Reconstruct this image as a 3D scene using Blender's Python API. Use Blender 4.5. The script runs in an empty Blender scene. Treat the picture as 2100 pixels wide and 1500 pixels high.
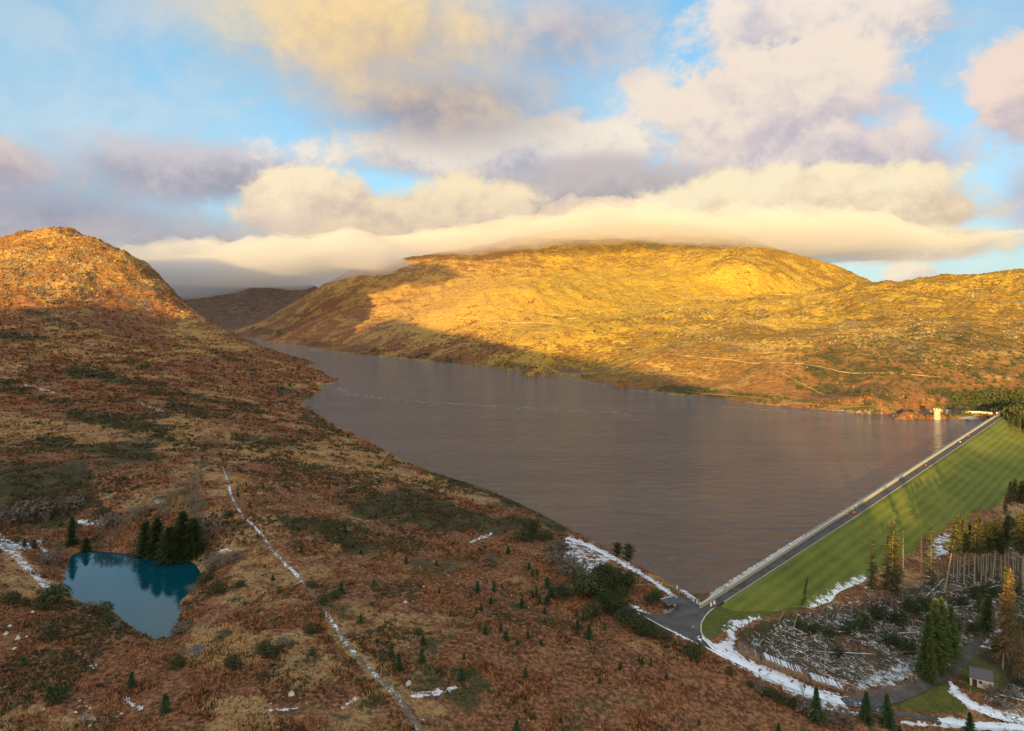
import bpy, bmesh, math, random
import numpy as np
from mathutils import Vector, Matrix, geometry

# ------------------------------------------------------------------ basics
SC = bpy.context.scene
COL = SC.collection
H, F, CX, HY = 90.0, 1400.0, 1050.0, 640.0      # eye height over the reservoir, focal length in photo pixels, centre, horizon row
R = math.radians
rnd = random.Random(11)

# ------------------------------------------------------------------ camera
cam_d = bpy.data.cameras.new('camera'); cam = bpy.data.objects.new('camera', cam_d); COL.objects.link(cam)
cam.location = (0, 0, H); cam.rotation_euler = (R(90), 0, 0)
cam_d.sensor_width = 36.0; cam_d.lens = 24.0; cam_d.shift_y = -110.0/2100.0
cam_d.clip_start = 1.0; cam_d.clip_end = 40000.0
SC.camera = cam

# ------------------------------------------------------------------ sun and exposure
SUN_T = 0.085                                   # tangent of the sun's elevation
SUN_E = math.atan(SUN_T)
DX, DY = 0.36, 0.933                            # horizontal direction the light travels in
sun_d = bpy.data.lights.new('sun', 'SUN'); sun = bpy.data.objects.new('sun', sun_d); COL.objects.link(sun)
sun_d.energy = 5.0; sun_d.angle = R(0.35); sun_d.color = (1.0, 0.65, 0.16)
sun.rotation_euler = Vector((-DX*math.cos(SUN_E), -DY*math.cos(SUN_E), math.sin(SUN_E))).to_track_quat('Z', 'Y').to_euler()
SC.view_settings.view_transform = 'Standard'; SC.view_settings.look = 'None'
SC.view_settings.exposure = 1.5; SC.view_settings.gamma = 1.0
SC.view_settings.use_curve_mapping = False
SC.cycles.volume_bounces = 3; SC.cycles.max_bounces = 6; SC.cycles.diffuse_bounces = 2
SC.cycles.transparent_max_bounces = 8
SC.cycles.use_denoising = True

# ------------------------------------------------------------------ node shorthand
class S:
    """a socket with arithmetic; every operator adds one Math node"""
    def __init__(s, nt, k): s.nt, s.k = nt, k
    def _m(s, op, *a, clamp=False):
        n = s.nt.nodes.new('ShaderNodeMath'); n.operation = op; n.use_clamp = clamp
        for i, v in enumerate((s,)+a):
            if isinstance(v, S): s.nt.links.new(v.k, n.inputs[i])
            else: n.inputs[i].default_value = float(v)
        return S(s.nt, n.outputs[0])
    def __add__(s, o): return s._m('ADD', o)
    def __radd__(s, o): return s._m('ADD', o)
    def __sub__(s, o): return s._m('SUBTRACT', o)
    def __rsub__(s, o): return (s*-1.0)+o
    def __mul__(s, o): return s._m('MULTIPLY', o)
    def __rmul__(s, o): return s._m('MULTIPLY', o)
    def __truediv__(s, o): return s._m('DIVIDE', o)
    def pow(s, o): return s._m('POWER', o)
    def mx(s, o): return s._m('MAXIMUM', o)
    def mn(s, o): return s._m('MINIMUM', o)
    def step(s, a, b): 
        n = s.nt.nodes.new('ShaderNodeMapRange'); n.interpolation_type = 'SMOOTHSTEP'
        s.nt.links.new(s.k, n.inputs[0]); n.inputs[1].default_value = a; n.inputs[2].default_value = b
        return S(s.nt, n.outputs[0])
def put(nt, sock, v):
    if isinstance(v, S): nt.links.new(v.k, sock)
    elif isinstance(v, (tuple, list)) and len(v) == 3 and sock.type == 'RGBA': sock.default_value = (*v, 1)
    else: sock.default_value = v
def mix(nt, f, a, b, mode='MIX'):
    n = nt.nodes.new('ShaderNodeMix'); n.data_type = 'RGBA'; n.blend_type = mode
    put(nt, n.inputs[0], f); put(nt, n.inputs[6], a); put(nt, n.inputs[7], b)
    return S(nt, n.outputs[2])
def noise(nt, vec, scale, detail=4.0, rough=0.55, dist=0.0):
    n = nt.nodes.new('ShaderNodeTexNoise'); put(nt, n.inputs['Vector'], vec)
    n.inputs['Scale'].default_value = scale; n.inputs['Detail'].default_value = detail
    n.inputs['Roughness'].default_value = rough; n.inputs['Distortion'].default_value = dist
    return S(nt, n.outputs[0])
def vscale(nt, vec, sx, sy, sz, off=(0, 0, 0), rotz=0.0):
    n = nt.nodes.new('ShaderNodeMapping'); put(nt, n.inputs[0], vec)
    n.inputs['Scale'].default_value = (sx, sy, sz); n.inputs['Location'].default_value = off
    n.inputs['Rotation'].default_value = (0, 0, rotz)
    return S(nt, n.outputs[0])
def xyz(nt, vec):
    n = nt.nodes.new('ShaderNodeSeparateXYZ'); put(nt, n.inputs[0], vec)
    return [S(nt, o) for o in n.outputs]
def attr(nt, name, chan=None):
    n = nt.nodes.new('ShaderNodeAttribute'); n.attribute_name = name
    return S(nt, n.outputs['Fac']) if chan is None else xyz(nt, S(nt, n.outputs['Vector']))[chan]
def position(nt): return S(nt, nt.nodes.new('ShaderNodeNewGeometry').outputs['Position'])
def new_mat(name):
    m = bpy.data.materials.new(name); m.use_nodes = True; nt = m.node_tree
    return m, nt, nt.nodes['Principled BSDF']
def bump(nt, bsdf, h, strength=0.5, dist=1.0):
    n = nt.nodes.new('ShaderNodeBump'); n.inputs['Strength'].default_value = strength
    n.inputs['Distance'].default_value = dist; put(nt, n.inputs['Height'], h)
    nt.links.new(n.outputs[0], bsdf.inputs['Normal'])
def srgb(r, g, b):
    return tuple(((c/255)/12.92 if c/255 <= .04045 else (((c/255)+.055)/1.055)**2.4) for c in (r, g, b))

# ------------------------------------------------------------------ sky: Nishita with banks of cloud over it
world = bpy.data.worlds.new('World'); SC.world = world; world.use_nodes = True
nt = world.node_tree; nt.nodes.clear()
out = nt.nodes.new('ShaderNodeOutputWorld'); bg = nt.nodes.new('ShaderNodeBackground')
sky = nt.nodes.new('ShaderNodeTexSky'); sky.sky_type = 'NISHITA'; sky.sun_disc = False
sky.sun_elevation = SUN_E; sky.sun_rotation = math.atan2(-DX, -DY)
sky.dust_density = 0.6; sky.ozone_density = 2.0
SKY = 0.15
SKY_MODE = 1
bg.inputs[1].default_value = SKY
nt.links.new(bg.outputs[0], out.inputs[0])
D = S(nt, nt.nodes.new('ShaderNodeTexCoord').outputs['Generated'])
dx, dy, dz = xyz(nt, D)
az = dx._m('ARCTAN2', dy)
hyp = ((dx*dx+dy*dy)._m('SQRT')).mx(0.05)
el = dz/hyp
big = noise(nt, vscale(nt, D, 1, 1, 1.6), 3.2, 7, 0.58)
mid = noise(nt, vscale(nt, D, 1, 1, 1.3, (3, 1, 2)), 8.0, 9, 0.62, 0.25)
fin = noise(nt, vscale(nt, D, 1, 1, 1.2, (7, 5, 2)), 24.0, 8, 0.66, 0.2)
wob = (big-0.5)*0.8+(mid-0.5)*0.85+(fin-0.5)*0.45
EXPO = 2.0**SC.view_settings.exposure
def lum(c, k=1.0):   # radiance that shows as the given sRGB colour
    return tuple(x/(SKY*EXPO)*k for x in srgb(*c))
# the clear sky: Nishita, lifted towards the measured blue of this evening
tint = mix(nt, 1.0, S(nt, sky.outputs[0]), (1.25, 2.0, 2.7), 'MULTIPLY')
clear = mix(nt, el.step(0.0, 0.55), lum((184, 214, 226)), lum((118, 182, 214)))
col = mix(nt, 0.9, tint, clear)
def blob(col, px, py, rx, ry, c1, c2, soft=0.5, amp=1.0, opac=1.0, tilt=0.0, var=None):
    a0 = math.atan((px-CX)/F); e0 = (HY-py)/F*math.cos(a0)
    ra = rx/F*math.cos(a0)**2; re = ry/F*math.cos(a0)
    da = (az-a0)/ra
    de = (el-e0-(az-a0)*tilt)/re
    r = (da*da+de*de)._m('SQRT')
    d = 1.0-r+wob*amp
    a = d.step(0.0, soft)*opac
    f = (de*0.55+0.64+(mid-0.5)*2.1+(fin-0.5)*1.1-(da*0.22)) if var is None else var
    return mix(nt, a, col, mix(nt, f.step(0.0, 1.0), lum(c2), lum(c1)))
# scattered cloud that goes on all round the sky
g = (big*0.6+mid*0.4).step(0.40, 0.56)*el.step(-0.02, 0.06)*(dy.step(0.55, 0.1)*.65+.22)
col = mix(nt, g, col, mix(nt, mid.step(0.35, 0.65), lum((196, 178, 172)), lum((250, 226, 196))))
W = lambda *a, **k: blob(*a, **k)
# whole sky brightened towards the sun, behind the camera, to lift the ambient light
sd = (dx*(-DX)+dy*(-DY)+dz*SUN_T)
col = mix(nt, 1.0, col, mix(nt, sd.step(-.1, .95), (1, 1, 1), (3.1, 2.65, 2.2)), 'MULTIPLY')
# px, py, rx, ry, light colour, dark colour
col = W(col, 230, 60, 230, 110, (214, 214, 222), (180, 194, 210), soft=1.2, amp=1.2, opac=.28)
col = W(col, 60, 460, 680, 185, (170, 173, 188), (130, 138, 160), soft=.9, amp=.8)
col = W(col, -30, 335, 190, 80, (220, 202, 196), (168, 166, 180), soft=.6, amp=.9)
col = W(col, 430, 355, 400, 85, (206, 200, 206), (158, 160, 176), soft=.6, amp=1.0)
col = W(col, 1640, 40, 330, 130, (244, 230, 218), (186, 186, 200), soft=.4, amp=1.5)
col = W(col, 1570, 230, 340, 190, (244, 228, 212), (196, 188, 198), soft=.3, amp=1.4)
col = W(col, 1740, 330, 300, 120, (238, 222, 212), (182, 178, 194), soft=.4, amp=1.4)
col = W(col, 2110, 190, 150, 140, (242, 220, 206), (190, 182, 194), soft=.3, amp=1.4)
col = W(col, 2110, 400, 100, 130, (206, 196, 204), (166, 176, 196), soft=.8, amp=1.0, opac=.8)
col = W(col, 1180, 236, 34, 26, (232, 220, 214), (196, 196, 206), soft=.8, amp=.8, opac=.8)
col = W(col, 1000, 320, 500, 85, (246, 234, 218), (180, 180, 194), soft=.4, amp=1.5)
col = W(col, 1150, 60, 300, 140, (218, 202, 196), (172, 166, 180), soft=.9, amp=1.1, opac=.85)
col = W(col, 870, 215, 400, 140, (210, 192, 178), (150, 150, 166), soft=.9, amp=.8)
col = W(col, 740, 60, 450, 225, (250, 218, 162), (208, 188, 168), soft=.8, amp=.6)
col = W(col, 1230, 410, 400, 100, (200, 190, 188), (168, 162, 170), soft=.4, amp=1.0)
col = W(col, 650, 420, 200, 100, (252, 234, 200), (216, 192, 176), soft=.25, amp=1.1)
col = W(col, 930, 440, 270, 95, (250, 230, 192), (206, 184, 172), soft=.3, amp=1.1)
col = W(col, 1640, 425, 430, 105, (252, 236, 200), (214, 190, 166), soft=.25, amp=1.1)
col = W(col, 1870, 500, 220, 42, (248, 230, 192), (216, 194, 170), soft=.4, amp=1.1)
col = W(col, 1868, 560, 62, 26, (248, 232, 206), (206, 196, 196), soft=.5, amp=1.0)
col = W(col, 440, 530, 680, 110, (192, 184, 186), (148, 144, 158), soft=.8, amp=.7)
col = W(col, 860, 510, 420, 75, (238, 214, 178), (190, 172, 168), soft=.7, amp=.8)
col = W(col, 470, 588, 460, 46, (146, 142, 152), (122, 122, 136), soft=1.0, amp=.5)
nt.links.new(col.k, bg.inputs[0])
world.cycles.sampling_method = 'MANUAL'; world.cycles.sample_map_resolution = 512
# ------------------------------------------------------------------ noise in numpy
def _hash(ix, iy, seed):
    n = (ix.astype(np.int64)*374761393 + iy.astype(np.int64)*668265263 + seed*1442695041) & 0xffffffff
    n = ((n ^ (n >> 13))*1274126177) & 0xffffffff
    return ((n ^ (n >> 16)) & 0xffff)/65535.0
def vnoise(x, y, seed=0):
    ix, iy = np.floor(x), np.floor(y); fx, fy = x-ix, y-iy
    fx = fx*fx*fx*(fx*(fx*6-15)+10); fy = fy*fy*fy*(fy*(fy*6-15)+10)
    a, b = _hash(ix, iy, seed), _hash(ix+1, iy, seed); c, d = _hash(ix, iy+1, seed), _hash(ix+1, iy+1, seed)
    return (a+(b-a)*fx)*(1-fy)+(c+(d-c)*fx)*fy
def fbm(x, y, octs=4, seed=0, gain=0.5):
    s = np.zeros_like(x, dtype=float); a, t = 1.0, 0.0
    for o in range(octs):
        s += a*(vnoise(x, y, seed+o*17)-0.5); t += a; a *= gain
        x, y = x*2.03+7.1, y*2.03-3.7
    return s/t
def sstep(a, b, x):
    t = np.clip((x-a)/(b-a), 0, 1); return t*t*(3-2*t)

# ------------------------------------------------------------------ dam geometry in plan
P0 = np.array((55.7, 201.0)); P1 = np.array((399.0, 564.0))
DLEN = float(np.hypot(*(P1-P0))); DD = (P1-P0)/DLEN; DN = np.array((DD[1], -DD[0]))   # along the crest, downstream
CREST = 3.0; SLOPE = 2.2
def dam_xy(along, perp): return P0[0]+DD[0]*along+DN[0]*perp, P0[1]+DD[1]*along+DN[1]*perp
def dam_ap(x, y): return (x-P0[0])*DD[0]+(y-P0[1])*DD[1], (x-P0[0])*DN[0]+(y-P0[1])*DN[1]
def plane_z(perp): return CREST-(perp-6.6)/SLOPE

# ------------------------------------------------------------------ terrain control points, in metres
K = []                                           # (u = X/Y, ln Y, Z/Y)
def cz(px, py, z): Y = (H-z)*F/(py-HY); K.append(((px-CX)/F, math.log(Y), z/Y))
def cy(px, py, Y): z = H-(py-HY)*Y/F; K.append(((px-CX)/F, math.log(Y), z/Y))
def cw(x, y, z): K.append((x/y, math.log(y), z/y))
for p in [(670,788),(663,800),(643,815),(647,848),(687,872),(740,897),(800,930),(870,962),(940,985),(1000,1005),(1060,1030),(1110,1055),
          (1143,1072),(1190,1096),(1237,1120),(1303,1155),(1345,1179),(1383,1201),(1420,1216),
          (500,692),(540,697),(580,703),(640,716),(700,723),(767,731),(850,738),(933,746),(1000,752),(1067,760),(1120,766),(1193,779),(1270,792),(1330,802),
          (1390,811),(1500,822),(1600,833),(1720,843),(1800,849),(1860,853),(1917,855),(1960,853),(2000,851)]: cz(*p, 0.0)
for p in [(600,722),(680,745),(760,752),(750,800),(850,775),(900,820),(760,860),(1000,790),(1000,870),(900,910),(1100,830),(1200,830),(1100,960),(1000,970),
          (1200,900),(1300,850),(1400,860),(1250,1000),(1400,950),(1350,1060),(1500,870),(1550,950),(1450,1080),(1400,1160),(1600,880),(1650,960),
          (1700,900),(1800,890),(1900,880),(1960,880),(1150,1030),(1000,765),(1060,778),(1120,785),(1200,800),(1270,808),(940,765),(1100,775),(1160,790),(1320,815),(1230,1085),(1300,1120),(700,810),(700,850),(1330,1150),(560,708),(530,698)]: cz(*p, -7.0)
for a in range(0, 500, 45):                      # under the upstream slope of the dam
    if a > 20:
        x, y = dam_xy(a, -9.0); cw(x, y, -1.5)
        x, y = dam_xy(a, -16.0); cw(x, y, -6.0)
    if a > 8: x, y = dam_xy(a, 3.0); cw(x, y, 0.5)
# hidden shore behind the left hill
for x, y in [(-262,950),(-340,1100),(-480,1350),(-700,1700),(-1000,2300),(-1330,2950)]: cw(x, y, 0.0)
for x, y in [(-150,1100),(-280,1350),(-450,1700),(-800,2300)]: cw(x, y, -8.0)
# left hill: skyline, then its back
for p in [(-300,560,1450),(-150,520,1450),(0,490,1480),(60,477,1500),(117,472,1500),(167,482,1500),(233,513,1480),(287,538,1460),(317,560,1440),(347,587,1400),
          (373,617,1370),(400,637,1330),(433,660,1290),(473,682,1240),(520,707,1180),(567,730,1110),(617,752,1010),(653,769,920)]: cy(*p)
for p in [(-300,1900,120),(0,1950,150),(115,1950,150),(233,1850,90),(317,1750,55),(373,1650,30),(433,1520,8),(115,2600,60),(0,3200,80),(-300,3200,100)]:
    cw((p[0]-CX)/F*p[1], p[1], p[2])
for p in [(0,560,1250),(115,560,1280),(250,600,1270),(-200,600,1200),(0,640,1080),(150,640,1100),(300,640,1210),(330,680,1130),(150,700,900),(0,700,850),(300,720,900),
          (450,740,900),(550,770,850),(0,760,650),(150,780,620),(300,800,600),(450,810,620),(580,800,750),(600,835,620),(0,830,480),(200,850,450),(400,860,450),
          (560,862,510),(-250,700,850),(-300,830,450),(0,900,370),(250,920,350),(450,920,370),(600,930,380),(750,960,365),(0,1000,272),(200,1000,274),(450,980,300),
          (600,1020,285),(800,1030,290),(950,1045,292)]: cy(*p)
# pond and its hollow
POND = [(130,1188),(140,1160),(147,1140),(187,1130),(230,1133),(267,1135),(310,1143),(367,1147),(400,1157),(413,1177),(403,1200),(385,1220),(370,1233),(370,1250),(362,1280),
        (350,1307),(310,1308),(277,1290),(243,1263),(213,1247),(163,1233),(133,1207)]
PONDZ = 8.0
for p in POND: cz(*p, PONDZ)
for p in [(190,1160),(250,1160),(330,1170),(380,1180),(180,1200),(250,1210),(330,1220),(300,1270),(330,1290),(220,1235)]: cz(*p, PONDZ-1.8)
for p, z in [((90,1190),9.5),((110,1140),9.5),((180,1100),10.5),((270,1105),11),((350,1110),11.5),((430,1140),11),((450,1190),10.5),((430,1250),10.5),((400,1310),10.5),
             ((340,1350),10.5),((260,1330),10.5),((200,1290),10.5),((130,1250),10.5),((70,1230),11.5),((250,1050),15),((100,1060),13.5),((20,1100),12.5),((400,1050),15)]: cz(*p, z)
# near hillside
for px, py, z in [(-300,1000,22),(-300,1250,18),(-300,1500,18),(0,1300,13),(0,1500,14),(200,1500,13),(400,1400,12),(400,1500,13),(600,1150,12),(900,1150,8),(750,1090,10.5),
                  (1100,1150,4.5),(600,1300,12),(900,1300,10),(1200,1230,4.5),(1230,1160,3.2),(1160,1130,3.4),(1080,1095,4.5),(1200,1140,3.0),(1290,1175,2.6),(1300,1250,3),(1380,1225,3.0),(1330,1195,2.6),(1360,1212,2.6),(1350,1228,3.0),(1320,1215,3.0),(1400,1222,2.4),(1290,1195,3.0),(1420,1228,2.6),(850,1500,10.5),(1200,1500,4),
                  (1100,1300,7.5),(1200,1400,5),(1350,1400,2.5),(1500,1480,-3),(1400,1330,1.8),(1440,1270,3.0),(1410,1245,3.0),(1345,1262,3.0),(1300,1245,3.4),(1440,1310,2.2),
                  (1500,1345,0.2),(1600,1392,-4.2),(1700,1430,-7.6),(1600,1450,-4.5),(1700,1490,-7.5),(1800,1440,-10),(1900,1405,-11.5),(1960,1370,-12),(2010,1400,-12.4),
                  (1900,1470,-12),(2100,1480,-14),(2100,1400,-14),(1990,1335,-12.4),(2035,1290,-13),(2070,1330,-14),(1560,1310,-2.2),(1640,1310,-4.5),(1750,1300,-7),
                  (1850,1300,-9.5),(1800,1370,-9.5),(1700,1380,-7),(1900,1250,-9.5),(1850,1220,-7.5),(1950,1200,-11),(1960,1140,-10.5),(2050,1180,-13.5),(2050,1090,-13.5),(2100,1250,-15),(2100,1060,-15.5),
                  (2300,1100,-18),(2300,1300,-17),(2500,1000,-18),(2300,1500,-17),(2600,1300,-18)]: cz(px, py, z)
for u, Y, z in [(-.9,60,20),(-.4,60,17),(0,60,13),(.4,60,6),(.9,60,-8),(-.4,90,15),(0,90,12),(.4,90,4),(.8,90,-9)]: K.append((u, math.log(Y), z/Y))
# toe of the dam's grass face: solve each pixel ray against the sloping plane
TOE = []
for px, py in [(1480,1300),(1520,1282),(1560,1268),(1640,1250),(1720,1222),(1790,1180),(1850,1143),(1900,1108),(1950,1078),(2000,1050),(2060,1022),(2100,1002),(2200,960)]:
    lo, hi = 100.0, 900.0; u = (px-CX)/F; w = (HY-py)/F
    g = lambda Y: H+w*Y-plane_z(dam_ap(u*Y, Y)[1])
    for _ in range(60):
        m = .5*(lo+hi)
        if g(m) > 0: lo = m
        else: hi = m
    a, p = dam_ap(u*lo, lo); TOE.append((a, p)); cw(u*lo, lo, plane_z(p)+0.2)
for a in range(40, 480, 40):
    tp = np.interp(a, [t[0] for t in TOE], [t[1] for t in TOE])
    x, y = dam_xy(a, tp*.55+2); cw(x, y, plane_z(tp*.55+2)-2.5)
# far shore right: bank, far end of the dam
for px, py, z in [(1720,835,3),(1800,838,4.5),(1860,843,5),(1920,845,5),(1980,846,4.5),(2030,848,4),(2060,856,3.5),(2100,868,2),(2200,900,-3),(2400,930,-10),(2600,960,-12)]: cz(px, py, z)
for p in [(1270,781,815),(1500,812,718),(1600,823,672),(1390,801,757)]: cy(*p)
for p in [(620,670,2150),(700,640,2200),(750,600,2400),(700,695,1720),(850,700,1500),(900,640,1900),(900,580,2400),(1050,560,2500),(1000,592,1700),(1050,577,2150),
          (1150,640,1500),(1080,700,1150),(1200,700,1150),(1200,645,1500),(1300,610,1700),(1300,560,2300),(1400,520,2600),(1450,580,1900),(1500,620,1350),(1350,655,1200),
          (1350,730,900),(1500,700,950),(1600,640,1200),(1600,760,770),(1700,660,1100),(1800,640,1100),(1800,740,780),(1900,610,1150),(1900,700,850),(2000,640,1050),
          (2000,780,700),(2080,700,850),(2080,820,640),(1700,805,700),(1450,785,800),(1100,742,1000),(1230,520,2800),(1100,530,2800),
          (2300,640,1000),(2300,800,650),(2600,640,950),(2600,800,640),
          (1600,606,1500),(1690,597,1480),(1790,583,1350),(1900,575,1280),(2000,569,1230),(2100,568,1200),(2300,575,1200),(2600,600,1200),
          (537,674,2650),(600,630,2700),(650,597,2750),(687,573,2800),(733,550,2850),(783,538,2900),(850,528,2950),(1000,508,3000),(1150,482,3050),(1300,462,3100),(1400,462,3100),
          (1500,480,3000),(1540,506,2250),(1500,523,2220),(1455,540,2230),(1590,530,2250),(1640,560,2200),(1560,560,1950),(1620,525,2850),(1700,545,2750),(1790,582,2600),(1860,620,2500),
          (350,584,4800),(370,579,4800),(395,592,5050),(430,607,5200),(500,605,5300),(560,594,5100),(585,586,5000),(620,571,4900),(606,580,4900),(640,586,4900),(660,600,5000),
          (520,640,4200),(420,640,4200),(600,650,4000),(550,665,3400),(480,668,3700),(480,681,3050),(300,600,5200),(150,600,5200),(-100,600,5200)]: cy(*p)
for u_px, Y, z in [(1600,1900,110),(1790,1800,90),(1950,1800,80),(2100,1800,80),(2400,1800,90),(1900,2600,60),(2300,2600,80),(700,4000,150),(1000,4500,250),(1300,4500,300),
                   (1600,4200,150),(1900,4500,50),(2300,4500,50),(500,6800,150),(0,6800,100),(1000,6800,150),(1600,6800,100),(2200,6800,60),(-300,5000,150)]:
    cw((u_px-CX)/F*Y, Y, z)
K = np.array(K)
_, keep = np.unique(np.round(K[:, :2], 4), axis=0, return_index=True); K = K[keep]
def tps_phi(d2): return 0.5*d2*np.log(d2+1e-12)
n = len(K); d2 = ((K[:, None, :2]-K[None, :, :2])**2).sum(2)
A = np.zeros((n+3, n+3)); A[:n, :n] = tps_phi(d2)+np.eye(n)*1e-5; A[:n, n] = 1; A[:n, n+1:n+3] = K[:, :2]; A[n:, :n] = A[:n, n:].T
cf = np.linalg.solve(A, np.concatenate([K[:, 2], np.zeros(3)]))
NU, NV = 841, 740
US = np.linspace(-1.0, 1.02, NU); VS = np.linspace(math.log(56), math.log(7200), NV)
GU, GV = np.meshgrid(US, VS); GY = np.exp(GV); GX = GU*GY
q = np.stack([GU.ravel(), GV.ravel()], 1); Zs = np.empty(len(q))
Kf = K[:, :2]
for i in range(0, len(q), 20000):
    b = q[i:i+20000]; dd = (b[:, :1]-Kf[None, :, 0])**2+(b[:, 1:]-Kf[None, :, 1])**2
    Zs[i:i+20000] = tps_phi(dd)@cf[:n]+cf[n]+b@cf[n+1:]
GZ = Zs.reshape(GU.shape)*GY
GPX = CX+F*GU; GPY = HY-F*(GZ-H)/GY           # authoring aid: where the bare surface falls in the photograph

def seg_dist(px, py, line):
    """distance to a polyline, with its width interpolated along it"""
    best = np.full(px.shape, 1e9)
    for (x0, y0, w0), (x1, y1, w1) in zip(line, line[1:]):
        vx, vy = x1-x0, y1-y0; t = np.clip(((px-x0)*vx+(py-y0)*vy)/(vx*vx+vy*vy+1e-9), 0, 1)
        d = np.hypot(px-x0-t*vx, py-y0-t*vy)/(w0+(w1-w0)*t); best = np.minimum(best, d)
    return best
def inside(px, py, poly):
    r = np.zeros(px.shape, bool); j = len(poly)-1
    for i in range(len(poly)):
        xi, yi = poly[i]; xj, yj = poly[j]
        if yi != yj: r ^= ((yi > py) != (yj > py)) & (px < (xj-xi)*(py-yi)/(yj-yi)+xi)
        j = i
    return r
def poly_dist(px, py, poly):                    # signed: negative inside
    d = seg_dist(px, py, [(x, y, 1.0) for x, y in poly+poly[:1]])
    return np.where(inside(px, py, poly), -d, d)
near = GY < 900
# roads as pixel centre-lines with half widths, draped later
PATH = [(455,955,1.6),(466,985,2.2),(478,1025,2.4),(500,1060,2.8),(535,1095,3.2),(570,1140,3.6),(605,1175,4),(640,1215,4.2),(672,1262,4.6),(700,1305,5.2),(735,1350,6),(770,1385,6.5),(820,1435,7.5),(862,1500,9)]
ROADC = [(1437,1290),(1448,1308),(1475,1330),(1520,1352),(1580,1382),(1650,1412),(1720,1434),(1790,1440),(1850,1424),(1905,1402),(1950,1375),(1985,1342),(2008,1318)]
flat = np.ones(GX.shape)                       # 1 = rough ground allowed
for line in ([(x, y, 9.0) for x, y in ROADC], [(a, b, 8.0) for a, b in [(1310,1256),(1370,1275),(1437,1290),(1440,1250)]], [(1730,1440,8),(1850,1462,8),(1950,1478,8),(2120,1490,8)]):
    flat = np.minimum(flat, sstep(1.0, 2.6, seg_dist(GPX, GPY, line)))
flat = np.minimum(flat, sstep(0, 40, np.abs(poly_dist(GPX, GPY, POND))))
flat = np.minimum(flat, np.where((np.abs(GPX-2012) < 60) & (np.abs(GPY-1395) < 30), 0, 1))
flat = np.where(near, flat, 1.0)
al, pe = dam_ap(GX, GY)
ondam = (al > -25) & (al < DLEN+15) & (pe > -18) & (pe < 46)
flat = np.where(ondam, 0.0, flat)
# relief: lumpy near ground, gullies and crags higher up
amp = 0.25*np.abs(GZ)
lump = fbm(GX/42, GY/42, 4, 3)
fine = fbm(GX/9, GY/9, 3, 9)
ridg = 1-np.abs(fbm(GX/150, GY/170, 5, 21))*4
shore = sstep(0.3, 9.0, np.abs(GZ))
ter = fbm(GX/30+GY/90, GY/16, 4, 61)
relief = ter*2.4*sstep(260, 420, GY)*sstep(1500, 1100, GY)*(GX < 0)+lump*np.clip(2.2+amp*.22, 0, 9)+fine*1.5*sstep(900, 300, GY)+(ridg-.5)*np.clip(GZ-20, 0, 200)*0.06*(1-.4*(GY > 1400))*sstep(300, 900, GY)
relief += (fbm(GX/70, GY/110, 5, 37, .6)*np.clip(GZ-10, 0, 120)*.12+fbm(GX/24, GY/50, 4, 31, .6)*np.clip(GZ-10, 0, 70)*0.16)*sstep(300, 900, GY)
relief *= np.where(GY > 600, np.clip(1-(GY-3500)/2500*.3, .3, 1), 1)
GZ = GZ+relief*shore*flat
GPY = HY-F*(GZ-H)/GY

def ground_z(x, y):
    u = np.asarray(x)/np.asarray(y); v = np.log(y)
    fu = np.clip((u-US[0])/(US[1]-US[0]), 0, NU-1.001); fv = np.clip((v-VS[0])/(VS[1]-VS[0]), 0, NV-1.001)
    i, j = fu.astype(int), fv.astype(int); a, b = fu-i, fv-j
    return (GZ[j, i]*(1-a)+GZ[j, i+1]*a)*(1-b)+(GZ[j+1, i]*(1-a)+GZ[j+1, i+1]*a)*b
def hit(px, py, ymin=60.0):
    """where the sight line through a photo pixel meets the ground"""
    u = (px-CX)/F; w = (HY-py)/F
    fu = min(max((u-US[0])/(US[1]-US[0]), 0), NU-1.001); i = int(fu); a = fu-i
    zc = GZ[:, i]*(1-a)+GZ[:, i+1]*a; d = zc-(H+w*np.exp(VS))
    k = np.where((d[1:] > 0) & (d[:-1] <= 0) & (np.exp(VS[1:]) > ymin))[0]
    if len(k) == 0: return None
    k = k[0]; t = d[k]/(d[k]-d[k+1]); Y = math.exp(VS[k]+t*(VS[1]-VS[0]))
    return Vector((u*Y, Y, H+w*Y))

# ------------------------------------------------------------------ object helpers
def link(o, parent=None):
    COL.objects.link(o)
    if parent is not None: o.parent = parent
    return o
def tag(o, label=None, cat=None, group=None, kind=None):
    for k, v in (('label', label), ('category', cat), ('group', group), ('kind', kind)):
        if v: o[k] = v
    return o
def mesh_np(name, co, faces, mat=None, smooth=False, attrs=None, parent=None, mat_index=None):
    """faces: (n,3) or (n,4) array"""
    me = bpy.data.meshes.new(name); co = np.asarray(co, np.float32); faces = np.asarray(faces, np.int32)
    k = faces.shape[1]; nf = len(faces)
    me.vertices.add(len(co)); me.vertices.foreach_set('co', co.ravel())
    me.loops.add(nf*k); me.loops.foreach_set('vertex_index', faces.ravel())
    me.polygons.add(nf); me.polygons.foreach_set('loop_start', np.arange(0, nf*k, k, dtype=np.int32))
    me.polygons.foreach_set('use_smooth', np.full(nf, smooth))
    for m in (mat if isinstance(mat, (list, tuple)) else [mat]):
        if m: me.materials.append(m)
    if mat_index is not None: me.polygons.foreach_set('material_index', np.asarray(mat_index, np.int32))
    for an, av in (attrs or {}).items():
        at = me.attributes.new(an, 'FLOAT_VECTOR', 'POINT'); at.data.foreach_set('vector', np.asarray(av, np.float32).ravel())
    me.update(calc_edges=True)
    return link(bpy.data.objects.new(name, me), parent)
def empty(name, loc, rz=0.0):
    o = bpy.data.objects.new(name, None); o.location = loc; o.rotation_euler = (0, 0, rz); o.empty_display_size = .5
    return link(o)

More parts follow.
